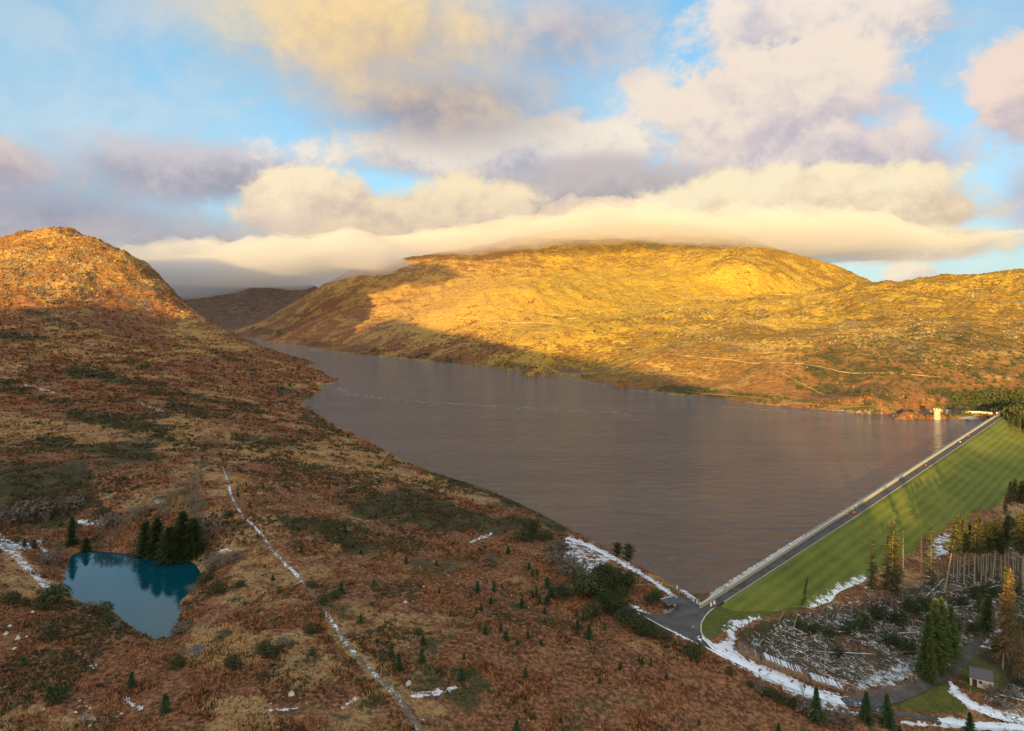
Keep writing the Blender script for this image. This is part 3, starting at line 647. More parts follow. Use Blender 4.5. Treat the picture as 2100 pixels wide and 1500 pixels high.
def road_material(name, snowy):
    m, nt, b = new_mat(name); P = position(nt)
    n_ = noise(nt, P, .25, 6, .7, .4); n2 = noise(nt, P, 1.6, 5, .7); n3 = noise(nt, vscale(nt, P, 1, 1, 1, (4, 4, 4)), .07, 3, .6)
    c = mix(nt, n_.step(.3, .7), (.055, .049, .046), (.11, .096, .088)); c = mix(nt, n2.step(.5, .8)*.5, c, (.14, .12, .10))
    s = ((n_-.5)*1.6+(n2-.5)*2.2+(n3-.5)*1.2+snowy).step(0, .2); c = mix(nt, s, c, (.80, .82, .88))
    nt.links.new(c.k, b.inputs['Base Color']); b.inputs['Roughness'].default_value = .75; b.inputs['Specular IOR Level'].default_value = .3
    bump(nt, b, n2+s*.8, .5, .15); return m
ASPH = road_material('asphalt', -1.3); ASPH2 = road_material('gravel_track', -.42); SNOWROAD = road_material('snowy_road', .34); PATHM = road_material('snowy_path', -.10)
for nd in PATHM.node_tree.nodes:
    if nd.type == 'MIX' and nd.inputs[6].default_value[0] < .06 and not nd.inputs[6].is_linked: nd.inputs[6].default_value = (.11, .078, .052, 1); nd.inputs[7].default_value = (.22, .165, .115, 1)
# pond and puddle
pc = [((p[0]-CX)/F*((H-PONDZ)*F/(p[1]-HY)), (H-PONDZ)*F/(p[1]-HY)) for p in POND]; cx_, cy_ = np.mean(pc, axis=0)
fill('pond_water', [(cx_+(a-cx_)*1.14, cy_+(b-cy_)*1.10) for a, b in pc], POOL, flatz=PONDZ)
pd = [hit(x, y) for x, y in [(386,1340),(400,1332),(420,1330),(418,1340),(404,1350),(390,1352)]]; fill('puddle_water', pd, LAKE, flatz=max(p.z for p in pd)+.08)
# roads
jn = [hit(x, y) for x, y in [(1303,1252),(1318,1256),(1345,1263),(1370,1259),(1384,1250),(1389,1238),(1380,1226),(1394,1222),(1415,1232),(1440,1245),(1472,1228),(1476,1237),(1458,1249),(1444,1262),(1436,1280),(1437,1302),(1450,1320),(1462,1334),(1436,1322),(1400,1303),(1360,1285),(1325,1268)]]
fill('road_junction', jn, ASPH, .10)
road1 = px_line([(1432,1306,13),(1450,1322,13),(1490,1345,14),(1560,1377,15),(1620,1403,16),(1680,1425,16),(1735,1440,15)])
ribbon('snow_covered_road', road1, SNOWROAD, .09, edge=.25)
RUT = road_material('wheel_ruts', -.12)
for off in (-.95, .95):
    q_ = np.array(road1); t_ = np.gradient(q_[:, :2], axis=0); t_ /= np.linalg.norm(t_, axis=1)[:, None]; q_[:, 0] -= t_[:, 1]*off; q_[:, 1] += t_[:, 0]*off; q_[:, 2] = .22
    ribbon('wheel_rut', [tuple(v_) for v_ in q_], RUT, .115, edge=1.2, cross=3, step=.5)
road2 = px_line([(1728,1440,15),(1770,1444,15),(1820,1437,13),(1880,1415,12),(1930,1389,11),(1962,1362,9),(1985,1338,8),(2004,1312,6)])
ribbon('forest_road', road2, ASPH2, .13, edge=.3)
road3 = px_line([(1775,1450,9),(1820,1461,9),(1870,1468,8),(1925,1476,7)]); ribbon('lower_road', road3, ASPH2, .11, edge=.3)
ribbon('snowy_lower_road', px_line([(1920,1476,8),(1990,1487,9),(2120,1492,11)]), SNOWROAD, .10, edge=.4)
ribbon('snowy_track', px_line([(1948,1398,4),(1965,1428,7),(2000,1452,11),(2045,1470,13),(2120,1482,13)]), SNOWROAD, .10, edge=.5)
ribbon('moor_path', px_line([(a, b, c*.9) for a, b, c in PATH]), PATHM, .05, edge=.7, step=.8)
ribbon('shore_track', px_line([(1160,1112,5),(1200,1118,4),(1250,1142,3.5),(1300,1170,3.5),(1350,1200,4),(1390,1228,5)]), SNOWROAD, .09, edge=.6)
# kerbs round the junction
kb = px_line([(1470,1243,1.2),(1449,1260,1.3),(1438,1278,1.4),(1437,1296,1.5),(1449,1315,1.5),(1470,1334,1.5)])
ribbon('kerb', kb, M_PALESTONE, .22, kind='structure', step=.6)
ribbon('kerb', px_line([(1308,1258,1.0),(1330,1270,1.1),(1362,1288,1.2),(1400,1306,1.2),(1432,1322,1.2)]), M_SNOW, .16, step=.6)

# ------------------------------------------------------------------ the dam
dam = empty('dam', (*dam_xy(0, 0), 0)); tag(dam, 'long straight earth dam with mown green downstream face and stone parapet', 'dam')
INV = Matrix.Translation((-dam.location.x, -dam.location.y, 0))
def dam_part(o): o.parent = dam; o.matrix_parent_inverse = INV; return o
m, nt, b = new_mat('mown_grass'); P = position(nt); x, y, z = xyz(nt, P)
perp = x*float(DN[0])+y*float(DN[1])-float(P0@DN); alng = x*float(DD[0])+y*float(DD[1])-float(P0@DD)
n1 = noise(nt, P, .05, 5, .6); n2 = noise(nt, vscale(nt, P, 1, 1, 1, (0, 0, 0)), .5, 5, .7); n3 = noise(nt, P, 3.0, 2, .6)
st = (perp*1.9+(n1-.5)*2.2)._m('SINE')*.5+.5
c = mix(nt, n1.step(.3, .7), (.082, .098, .013), (.150, .158, .022)); c = mix(nt, st.step(.2, .8)*.32, c, (.20, .21, .045)); c = mix(nt, n2.step(.45, .8)*.6, c, (.075, .090, .018)); c = mix(nt, n3.step(.5, .8)*.35, c, (.17, .17, .05))
sn = attr(nt, 'zone_a', 0); s = (sn*1.6+(n2-.5)*2.4+(n3-.5)*1.2-.75).step(0, .2)*sn.step(.02, .2); c = mix(nt, s, c, (.78, .82, .86))
nt.links.new(c.k, b.inputs['Base Color']); b.inputs['Roughness'].default_value = .9; b.inputs['Specular IOR Level'].default_value = .15; bump(nt, b, n2+st*.2+n3*.5, .5, .3); GRASS = m
roadw = lambda a: np.interp(a, [0, 130], [3.1, 4.5])
aa = np.arange(5, DLEN+6, 2.5); pp = np.linspace(6.3, 52, 26)
ga, gp = np.meshgrid(aa, pp); gp = gp+(roadw(ga)-6.1)*np.clip(1-(gp-6.3)/12, 0, 1); gx, gy = dam_xy(ga, gp); gz = np.minimum(plane_z(gp), CREST)+fbm(gx/25, gy/25, 3, 2)*.25
toe = np.interp(ga, [t[0] for t in TOE], [t[1] for t in TOE]); over = np.clip(gp-toe-1.0, 0, None); gz = gz-over*.8
gz = np.where(ga < 12, gz-(12-ga)*.06, gz)
i = np.arange(ga.size).reshape(ga.shape); q = np.stack([i[:-1, :-1], i[1:, :-1], i[1:, 1:], i[:-1, 1:]], -1).reshape(-1, 4)
ppx = CX+F*gx/gy; ppy = HY-F*(gz-H)/gy
ppx2 = ppx+fbm(ppx/12, ppy/8, 4, 3)*34; ppy2 = ppy+fbm(ppx/12, ppy/8, 4, 4)*16
sz = np.maximum(.62*(1-sstep(-9, 9, poly_dist(ppx2, ppy2, [(1560,1268),(1640,1246),(1700,1205),(1775,1175),(1800,1190),(1790,1230),(1640,1290)]))), 0.25*(1-sstep(-12, 12, poly_dist(ppx2, ppy2, [(1480,1300),(1560,1255),(1660,1225),(1760,1150),(1830,1150),(1700,1260)]))))
za = np.zeros((ga.size, 3)); za[:, 0] = sz.ravel()
dam_part(mesh_np('grass_slope', np.stack([gx, gy, gz], -1).reshape(-1, 3), q[:, ::-1], GRASS, True, {'zone_a': za}))
def dam_strip(name, p0, p1, z0, z1, mat, a0=0.0, a1=DLEN, thick=None):
    mb = MB(); n_ = 60
    for k in range(n_):
        a, b_ = a0+(a1-a0)*k/n_, a0+(a1-a0)*(k+1)/n_
        w = lambda p, q: p-6.1+float(roadw(q)) if p > 5.5 else p
        c = [(*dam_xy(a, w(p0, a)), z0), (*dam_xy(a, w(p1, a)), z1), (*dam_xy(b_, w(p1, b_)), z1), (*dam_xy(b_, w(p0, b_)), z0)]
        mb.face(c)
        if thick:
            lo = [(x_, y_, z_-thick) for x_, y_, z_ in c]
            mb.face([c[0], c[3], lo[3], lo[0]]); mb.face([c[1], lo[1], lo[2], c[2]])
            if k == 0: mb.face([c[0], lo[0], lo[1], c[1]])
            if k == n_-1: mb.face([c[3], c[2], lo[2], lo[3]])
    return dam_part(mb.build(name, mat))
dam_strip('crest_road', .55, 6.0, CREST+.11, CREST+.11, ASPH, -1.5, DLEN+4)
dam_strip('kerb', 6.0, 6.28, CREST+.2, CREST+.2, M_CONC, 8, DLEN, .5)
dam_strip('parapet_wall', -.10, .50, CREST+1.15, CREST+1.15, M_STONE, -1.0, DLEN, 1.6)
dam_strip('coping', -.16, .56, CREST+1.33, CREST+1.33, M_PALESTONE, -1.2, DLEN, .18)
dam_strip('upstream_slope', -10.5, -.05, -2.2, CREST-.1, M_STONE, -14, DLEN+3)
for a in (14.5, ): 
    mb = MB(); x, y = dam_xy(a, .3); mb.box((x, y, CREST+.9), (.95, .95, 1.9), math.atan2(DD[1], DD[0])); mb.box((x, y, CREST+1.95), (1.15, 1.15, .2), math.atan2(DD[1], DD[0])); dam_part(mb.build('pier', M_STONE))
# riprap stones with some snow
mb = MB(); rr = random.Random(4)
for k in range(5200):
    a = rr.uniform(-16, DLEN)*1.0; p = rr.uniform(-9, -.6); a = a if rr.random() < .6 else rr.uniform(-16, 120)
    x, y = dam_xy(a, p); z = -2.2+(p+10.5)/10.45*(CREST+2.1); s_ = rr.uniform(.25, .6)
    mb.box((x, y, z+.05), (s_*1.3, s_, s_*.8), rr.uniform(0, 3.1), 1 if (rr.random() < (.60 if a < 90 else .10) and p > -6.5) else 0, .7)
dam_part(tag(mb.build('stones', M_STONE, M_SNOW), kind='stuff'))

# ------------------------------------------------------------------ plants: a few of each kind are grown, the rest are copies
def conifer_parts(seed, h, r, start, n, leaf, droop=.25, mat=M_SPRUCE, spars=1.0, trunk_r=.22, gap=0.0, power=1.0, bark=M_BARK):
    g = random.Random(seed); mb = MB(); tr = MB(); lean = Vector((g.uniform(-.02, .02), g.uniform(-.02, .02), 1))
    k0 = 7
    pts = [lean*(h*i/k0)+Vector((g.uniform(-.08, .08), g.uniform(-.08, .08), 0))*(1 if 0 < i < k0 else 0) for i in range(k0+1)]
    for i in range(k0): tr.tube(pts[i], pts[i+1], trunk_r*(1-.93*i/k0)*h/20, trunk_r*(1-.93*(i+1)/k0)*h/20, 6)
    def axis(t): q = t*k0; i = min(int(q), k0-1); return pts[i].lerp(pts[i+1], q-i)
    for b in range(n):
        t = start+(1-start)*((b+g.random())/n)**.9
        if g.random() < gap: continue
        f = (1-t)/(1-start); L_ = r*(f**power*.95+.06)*g.uniform(.6, 1.15)
        if f > .8 and start > .25: L_ *= g.uniform(.35, .9)
        a = b*2.399+g.uniform(-.5, .5); o = axis(t); dirn = Vector((math.cos(a), math.sin(a), g.uniform(.0, .3)-droop*(.4+f)))
        ns = max(3, int(L_/leaf*1.9*spars))
        tip = o+dirn*L_
        if start > .2 and L_ > .8: tr.tube(o, o+dirn*L_*.6, .035*h/20+.01, .008, 3)
        for q in range(ns):
            s_ = (q+.6)/ns; c = o+dirn*(L_*s_)+Vector((0, 0, -.10*L_*s_*s_)); w = leaf*(1.25-.6*s_)*g.uniform(.7, 1.3)
            side = Vector((-dirn.y, dirn.x, g.uniform(-.3, .3))).normalized()
            for sg in (-1, 1):
                e = c+side*sg*w*g.uniform(.5, 1.1)+dirn*w*g.uniform(.3, .9)+Vector((0, 0, g.uniform(-.45, .1)*w))
                mb.tri(c-dirn*w*.35, e, c+dirn*w*.55+Vector((0, 0, g.uniform(-.1, .25)*w)))
            if g.random() < .5: mb.tri(c-dirn*w*.3, c+Vector((0, 0, -.6*w))+side*w*.2, c+dirn*w*.6)
    top = axis(1.0)
    for q in range(6): a = q*1.05; mb.tri(top+Vector((0, 0, leaf*.9)), top+Vector((math.cos(a), math.sin(a), -1.2))*leaf*.6, top+Vector((math.cos(a+1), math.sin(a+1), -1.3))*leaf*.6)
    return [('trunk', tr.mesh('trunk', bark)), ('crown', mb.mesh('crown', mat))]
def bare_parts(seed, h, spread, stems, mat, depth=4, r0=.09, kids=3):
    g = random.Random(seed); tr = MB(); tw = MB()
    def grow(p, d, L_, r, lv):
        q = p+d*L_; (tr if lv < 2 else tw).tube(p, q, r, r*.62, 4 if lv < 2 else 3)
        if lv >= depth: return
        for k in range(kids if lv else kids+1):
            nd = (d+Vector((g.uniform(-1, 1), g.uniform(-1, 1), g.uniform(-.35, .7)))*spread).normalized()
            grow(p+d*L_*g.uniform(.45, 1), nd, L_*g.uniform(.55, .8), r*.58, lv+1)
    for s_ in range(stems):
        a = g.uniform(0, 6.28); o = Vector((math.cos(a), math.sin(a), 0))*(.0 if stems == 1 else g.uniform(.1, .7)*h*.18)
        d = Vector((o.x*.5+g.uniform(-.1, .1), o.y*.5+g.uniform(-.1, .1), 1)).normalized(); grow(o, d, h*.36, r0, 0)
    return [('trunk', tr.mesh('trunk', M_BARK)), ('twigs', tw.mesh('twigs', mat))]
def shrub_parts(seed, w, h, n, leaf, mat):
    g = random.Random(seed); mb = MB(); st = MB(); lobes = [(Vector((g.uniform(-.5, .5)*w*.55, g.uniform(-.5, .5)*w*.55, h*g.uniform(.32, .6))), w*g.uniform(.2, .36)) for _ in range(7)]
    for c, r in lobes:
        st.tube((0, 0, -.2), c, .05, .02, 3)
        for k in range(n//7):
            d = Vector((g.gauss(0, 1), g.gauss(0, 1), g.gauss(.15, 1))).normalized(); p = c+d*r*g.uniform(.55, 1.08); p.z = max(p.z*h/w*1.3 if False else p.z, .02)
            u = Vector((g.gauss(0, 1), g.gauss(0, 1), g.gauss(0, 1))).normalized(); e = leaf*g.uniform(.6, 1.4)
            mb.tri(p+u*e, p+u.cross(d)*e*.6, p-u*e*.5+d*e*.5)
    return [('stem', st.mesh('stem', M_BARK)), ('foliage', mb.mesh('foliage', mat))]
KINDS = {
 'pine': [conifer_parts(100+i, 20, 3.2, .50, 150, .50, .18, M_PINE, 1.1, .26, .08, .7, M_PALEBARK) for i in range(4)],
 'ragged': [conifer_parts(120+i, 20, 2.8, .22, 170, .46, .22, M_PINE, 1.0, .24, .22, .75) for i in range(3)],
 'thin': [conifer_parts(140+i, 20, 1.2, .62, 34, .32, .1, M_PINE, .8, .16, .3, .6, M_PALEBARK) for i in range(2)],
 'snag': [conifer_parts(150+i, 20, .9, .5, 26, .22, .0, M_DEAD, .6, .18, .4, .6) for i in range(2)],
 'spruce': [conifer_parts(160+i, 10, 3.1, .03, 260, .42, .25, M_SPRUCE, 1.0, .22) for i in range(3)],
 'light': [conifer_parts(170+i, 14, 2.75, .06, 300, .46, .2, M_LIGHTSPR, 1.0, .22, .05, .6) for i in range(3)],
 'dead': [conifer_parts(180+i, 18, 3.0, .16, 220, .48, .35, M_DEAD, 1.0, .24, .15, .6, M_PALEBARK) for i in range(2)],
 'cypress': [conifer_parts(190+i, 14, 5.0, .02, 330, .62, .22, M_DARK, .9, .25, .16, .45) for i in range(3)],
 'young': [conifer_parts(200+i, 3, 1.2, .02, 70, .30, .15, M_SPRUCE, 1.0, .5) for i in range(4)],
 'scots': [conifer_parts(220+i, 13, 2.7, .60, 80, .42, -.35, M_PINE, 1.1, .28, .15, .35, M_PALEBARK) for i in range(2)],
 'bare': [bare_parts(230+i, 8, .62, 1, M_TWIG, 5, .12, 3) for i in range(3)],
 'barebush': [bare_parts(240+i, 4, .55, 5, M_TWIG, 3, .05, 3) for i in range(3)],
 'palebush': [bare_parts(250+i, 5, .55, 6, M_TWIG2, 3, .06, 3) for i in range(3)],
 'gorse': [shrub_parts(260+i, 4, 2.6, 760, .26, M_GORSE) for i in range(4)],
 'evergreen': [shrub_parts(270+i, 5, 4.2, 980, .30, M_DARK) for i in range(3)],
 'heather': [shrub_parts(280+i, 4, 1.8, 560, .24, M_TWIG) for i in range(2)],
}
HEI = {k: {'pine': 20, 'ragged': 20, 'thin': 20, 'snag': 20, 'spruce': 10, 'light': 14, 'dead': 18, 'cypress': 14, 'young': 3, 'scots': 13, 'bare': 8, 'barebush': 4, 'palebush': 5, 'gorse': 2.6, 'evergreen': 4.2, 'heather': 1.8}[k] for k in KINDS}
NAME = {'pine': 'pine_tree', 'ragged': 'conifer_tree', 'thin': 'thin_conifer', 'snag': 'dead_conifer', 'spruce': 'spruce_tree', 'light': 'spruce_tree', 'dead': 'brown_conifer', 'cypress': 'evergreen_tree', 'young': 'young_spruce',
        'scots': 'scots_pine', 'bare': 'bare_tree', 'barebush': 'bare_bush', 'palebush': 'pale_bush', 'gorse': 'gorse_bush', 'evergreen': 'evergreen_bush', 'heather': 'heather_bush'}
CNT = {}; PLACED = []
def plant(kind, bx, by, hpx, tx=None, wide=1.0, label=None, group=None, which=None):
    """base pixel, height in photo pixels, x of the top"""
    p = hit(bx, by)
    if p is None: return None
    h = hpx*p.y/F; sc = h/HEI[kind]; i = CNT.get(kind, 0); CNT[kind] = i+1
    o = empty(NAME[kind], p-Vector((0, 0, .12)), rnd.uniform(0, 6.28)); o.scale = (sc*wide, sc*wide, sc)
    if tx is not None:
        an = math.atan2(tx-bx, hpx); o.rotation_mode = 'QUATERNION'
        o.rotation_quaternion = Matrix.Rotation(an, 3, 'Y').to_quaternion() @ Matrix.Rotation(rnd.uniform(0, 6.28), 3, 'Z').to_quaternion()
    for nm, me in KINDS[kind][i % len(KINDS[kind]) if which is None else which]:
        link(bpy.data.objects.new(nm, me), o)
    tag(o, label, {'young': 'young tree', 'gorse': 'bush', 'barebush': 'bush', 'palebush': 'bush', 'evergreen': 'bush', 'heather': 'bush'}.get(kind, 'tree'), group)
    PLACED.append((o, kind, bx, by)); return o
# ------------------------------------------------------------------ wood by the dam
ORD = ['first','second','third','fourth','fifth','sixth','seventh','eighth','ninth','tenth','eleventh','twelfth','thirteenth','fourteenth','fifteenth','sixteenth','seventeenth','eighteenth','nineteenth','twentieth']
_o9 = ORD[:9]
for _t, _u in (('twenty', 'thirtieth'), ('thirty', 'fortieth'), ('forty', 'fiftieth'), ('fifty', 'sixtieth')): ORD += [_t+'-'+w for w in _o9]+[_u]
G1 = 'tall conifers below the dam'
for k, bx, by, hp, tx, w, lab in [
    ('ragged',1785,1235,131,1793,.95,'dark leaning conifer at the left edge of the standing clump below the dam'),
    ('ragged',1816,1240,142,1820,.9,'dark ragged conifer just left of the tallest sunlit-tipped one in the clump'),
    ('ragged',1828,1248,180,1831,1.15,'tallest sunlit-tipped conifer of the dense clump below the dam grass'),
    ('ragged',1838,1252,150,1842,1.0,'dark ragged conifer just right of the tallest one in the dense clump'),
    ('thin',1851,1250,162,1853,1.1,'slim conifer with small sunlit tip at the right of the dense clump'),
    ('snag',1889,1228,128,1892,.9,'bare dying conifer standing alone right of the dense clump'),
    ('ragged',1909,1234,156,1912,1.0,'solitary conifer with bright sunlit top between the clump and the row'),
    ('pine',1937,1212,160,1969,1.0,'leaning bare-trunked pine at the left end of the sunlit row'),
    ('pine',1963,1195,125,1964,.8,'short pine with thin trunk directly behind the leaning pine'),
    ('pine',1977,1197,127,1980,.75,'slim pine just right of the leaning pine in the sunlit row'),
    ('pine',1997,1202,137,1999,1.05,'broad-topped sunlit pine with pale trunk, second crown from the row\'s left end'),
    ('pine',2012,1196,124,2014,.8,'slim sunlit pine squeezed in the middle of the sunlit row'),
    ('pine',2021,1195,127,2025,.95,'orange-topped sunlit pine in the middle of the row'),
    ('pine',2036,1190,130,2042,1.1,'sunlit pine with thick pale trunk right of the orange-topped one'),
    ('pine',2050,1186,110,2052,.8,'lower slim pine behind the right half of the sunlit row'),
    ('pine',2059,1186,127,2065,.95,'sunlit pine with pointed crown near the right end of the row'),
    ('pine',2078,1180,118,2079,.9,'sunlit pine next to last at the right end of the row'),
    ('pine',2098,1222,174,2094,1.1,'tall dark-trunked pine cut by the right edge of the picture'),
    ('pine',2062,1078,92,2072,.9,'leaning grey pine at the left of the far group beside the toe of the dam'),
    ('pine',2074,1074,92,2083,.9,'leaning grey pine in the middle of the far group beside the toe of the dam'),
    ('pine',2083,1076,90,2094,.95,'leaning grey pine at the right of the far group beside the toe of the dam'),
    ('pine',2096,1080,95,2101,.95,'rightmost dark pine of the far group beside the toe of the dam'),
    ('pine',2060,1088,70,2064,.7,'small pine with brown crown in front of the far group'),
    ('snag',2018,1058,46,2024,.6,'thin bare pole tree, leftmost of the poles on the dam grass edge'),
    ('snag',2026,1060,50,2031,.6,'thin bare pole tree, second of the poles on the dam grass edge'),
    ('snag',2033,1060,48,2039,.6,'thin bare pole tree, third of the poles on the dam grass edge'),
    ('thin',2048,1060,56,2055,.6,'thin pole tree with a wisp of green, rightmost of the poles by the dam'),
    ('ragged',1642,1266,84,1656,.8,'lone small conifer leaning over the dam grass, left of all the others'),
    ('dead',2056,1372,206,2070,.85,'tall conifer with brown needles directly behind the stone hut'),
    ('light',2072,1330,165,2067,.8,'tall olive-green conifer behind the brown one by the hut'),
    ('dead',2090,1395,120,2092,.7,'small brown-needled conifer at the right edge behind the hut'),
    ('light',1896,1388,130,1903,1.0,'leftmost of the bright green spruces beside the forest road'),
    ('light',1912,1378,150,1916,1.05,'tallest of the bright green spruces beside the forest road'),
    ('light',1930,1372,145,1932,1.0,'bright green spruce in the centre of the roadside clump'),
    ('light',1950,1352,110,1950,1.2,'rightmost and bushiest of the bright green roadside spruces'),
    ('light',1908,1400,92,1906,1.0,'lowest bright green spruce in front of the roadside clump'),
    ('light',2022,1290,72,2024,1.5,'dark bushy conifer above the snowy bend of the forest road'),
    ('ragged',2006,1270,60,2008,1.6,'low bushy conifer between the windfall and the forest road'),
    ('spruce',1674,1478,72,None,1.0,'dark green spruce on the roadside bank, leftmost of the three by the road'),
    ('spruce',1776,1480,62,None,1.2,'dark green spruce on the bank, middle one of the three by the road'),
    ('spruce',1820,1488,66,None,1.15,'dark green spruce on the bank, rightmost of the three by the road'),
    ('spruce',1988,1516,56,None,1.2,'spruce cut by the bottom edge in front of the snowy track'),
    ('spruce',1845,1512,26,None,1.2,'small spruce tip at the bottom edge right of the three roadside spruces'),
    ]: plant(k, bx, by, hp, tx, w, lab, G1 if by < 1300 else 'spruces along the forest road')
for n_, (k, bx, by, hp, w) in enumerate([('bare',1760,1388,62,1.0),('bare',1778,1400,66,.9),('bare',1738,1392,58,.9),('bare',1795,1385,60,1.0),('bare',1658,1340,34,.8),('bare',1978,1320,100,.6),('bare',2078,1225,70,.9),
        ('bare',1668,1290,34,.7),('bare',1720,1330,34,.8)]):
    plant(k, bx, by, hp, None, w, ['bare brown tree between the long log pile and the road','bare brown tree just above the forest road bend','bare brown tree above the right log pile','bare tree in front of the bright green spruces, beside the snowy clearing',
        'leafless shrub-like tree above the left log pile','tall thin bare tree right of the bright green spruces','bare reddish tree standing under the sunlit pines','small bare tree near the snow at the foot of the dam grass','small bare tree amid the felled branches'][n_], 'bare trees in the wood')
for n_, (bx, by, hp, w, k) in enumerate([(1672,1300,26,1.1,'evergreen'),(1700,1310,26,1.2,'evergreen'),(1740,1300,32,1.2,'evergreen'),(1775,1285,34,1.1,'gorse'),(1805,1272,34,1.2,'evergreen'),(1838,1280,32,1.2,'evergreen'),(1870,1262,34,1.2,'evergreen'),(1905,1252,30,1.2,'gorse'),
        (1720,1345,20,1.0,'gorse'),(1830,1320,28,1.2,'evergreen'),(1860,1335,26,1.1,'gorse'),(1975,1250,30,1.2,'evergreen'),(2000,1228,28,1.2,'evergreen'),(2035,1225,28,1.3,'evergreen'),(2065,1215,30,1.2,'gorse'),(1960,1290,30,1.3,'evergreen'),(2000,1300,24,1.1,'evergreen'),
        (2090,1300,40,1.3,'evergreen'),(2095,1350,36,1.2,'heather'),(2040,1330,26,1.0,'evergreen'),(1645,1292,18,1.0,'gorse'),(1800,1345,18,1.0,'heather'),(2035,1420,16,1.3,'heather'),(2070,1430,16,1.3,'heather'),(2095,1410,20,1.3,'evergreen'),(2050,1445,10,1.3,'heather')]):
    plant(k, bx, by, hp, None, w, ORD[n_]+' dark understorey bush from the left in the wood below the dam', 'understorey bushes in the wood')

# ------------------------------------------------------------------ hedge of scrub along the track from the junction to the shore
SCRUB = [(1093,1098,44,.9,'evergreen'),(1075,1110,26,1.1,'gorse'),(1120,1108,22,1.2,'gorse'),(1240,1198,52,.9,'evergreen'),(1268,1208,46,.9,'evergreen'),(1292,1212,48,.8,'evergreen'),(1205,1222,52,1.05,'gorse'),(1222,1228,48,.9,'evergreen'),
    (1190,1215,36,1.0,'evergreen'),(1160,1232,34,1.0,'evergreen'),(1150,1222,24,1.0,'gorse'),(1240,1252,44,1.0,'evergreen'),(1262,1262,46,1.0,'evergreen'),(1285,1282,42,1.0,'evergreen'),(1305,1300,42,1.0,'gorse'),(1325,1304,36,1.0,'evergreen'),(1342,1308,26,1.0,'gorse'),
    (1215,1262,28,1.1,'gorse'),(1330,1240,24,1.0,'evergreen'),(1345,1232,24,1.0,'gorse'),(1276,1222,20,1.2,'gorse'),(1422,1352,40,.9,'gorse'),(1172,1180,30,1.1,'heather'),(1160,1165,26,1.1,'heather'),(1140,1155,22,1.2,'heather'),(1135,1130,20,1.2,'heather'),
    (1575,1432,26,1.1,'evergreen'),(1600,1442,24,1.1,'gorse'),(1628,1452,26,1.1,'evergreen'),(1650,1462,26,1.1,'heather'),(1560,1420,20,1.1,'heather'),(1700,1478,22,1.2,'heather'),(1730,1482,24,1.2,'heather'),(1500,1385,14,1.2,'gorse'),(1540,1408,12,1.2,'gorse')]
SCRUB.sort()
for n_, (bx, by, hp, w, k) in enumerate(SCRUB):
    plant(k, bx, by, hp, None, w, ORD[n_]+' from left of the scrub bushes along the shore track and roadside', 'scrub along the shore track and road')
plant('scots', 1262, 1190, 78, 1266, 1.0, 'left one of two flat-topped pines by the reservoir corner', 'flat-topped pines by the shore')
plant('scots', 1282, 1206, 92, 1290, 1.1, 'taller right one of two flat-topped pines by the reservoir corner', 'flat-topped pines by the shore')
plant('snag', 1345, 1242, 46, 1345, .5, 'single thin bare pole tree left of the information shelter', None)
plant('bare', 1648, 1432, 40, None, 1.1, 'leafless rounded tree in front of the snow covered road')

for n_ in range(16):
    bx = 1958+n_*9.4+rnd.uniform(-3, 3); by = rnd.uniform(1172, 1190)
    plant('pine', bx, by, rnd.uniform(98, 124), bx+rnd.uniform(-2, 6), rnd.uniform(.75, 1.0), ORD[n_]+' from left of the pines making the back rank of the sunlit row', 'back rank of the sunlit pines')
# ------------------------------------------------------------------ round the pond
for bx, by, hp, w, lab in [(296,1140,70,1.15,'dark evergreen on the left of the pond clump'),(322,1142,80,1.0,'dark evergreen second from the left in the pond clump'),(347,1158,78,1.2,'front evergreen overhanging the pond water'),(375,1146,98,1.0,'tallest dark evergreen behind the pond'),
        (398,1142,80,1.1,'rightmost dark evergreen of the pond clump'),(360,1160,62,.9,'low evergreen drooping into the pond at its back shore'),(147,1118,58,.8,'dark columnar evergreen above the left corner of the pond'),(176,1132,30,1.3,'low dark evergreen bush on the pond\'s back left shore')]:
    plant('cypress', bx, by, hp, None, w, lab, 'evergreens round the pond')
PB = [(280,1072,46,1.0),(255,1080,34,1.1),(345,1062,36,1.1),(372,1048,36,1.1),(398,1032,38,1.1),(410,1052,36,1.1),(402,1010,32,1.1),(415,990,30,1.1),(408,970,28,1.1),(420,955,20,1.1),(385,1022,34,1.1),(405,1075,34,1.0),(427,916,24,1.8),(450,918,20,1.5),(533,1040,26,.9),(393,1225,36,1.0),(930,1180,24,1.0),(465,1022,14,1.0),(410,1236,24,1.0),(300,1060,40,1.2),(322,1050,38,1.2),(360,1030,40,1.2),(388,1045,40,1.1),(378,1008,34,1.2),(395,992,30,1.2),(262,1062,34,1.2),(340,1040,36,1.2),(400,1062,40,1.1),(398,946,18,1.3)]
PB.sort()
for n_, (bx, by, hp, w) in enumerate(PB):
    lab = {533: 'pale bare bush alone beside the upper white path', 393: 'pale willow bush leaning over the right end of the pond', 930: 'pale bare bush alone on the open bracken near the shore scrub', 410: 'small pale bush on the pond\'s right bank' if by == 1236 else None}.get(bx)
    plant('palebush', bx, by, hp, None, w, lab or ORD[n_]+' from left of the pale leafless bushes between pond and path', 'pale leafless bushes by the pond')
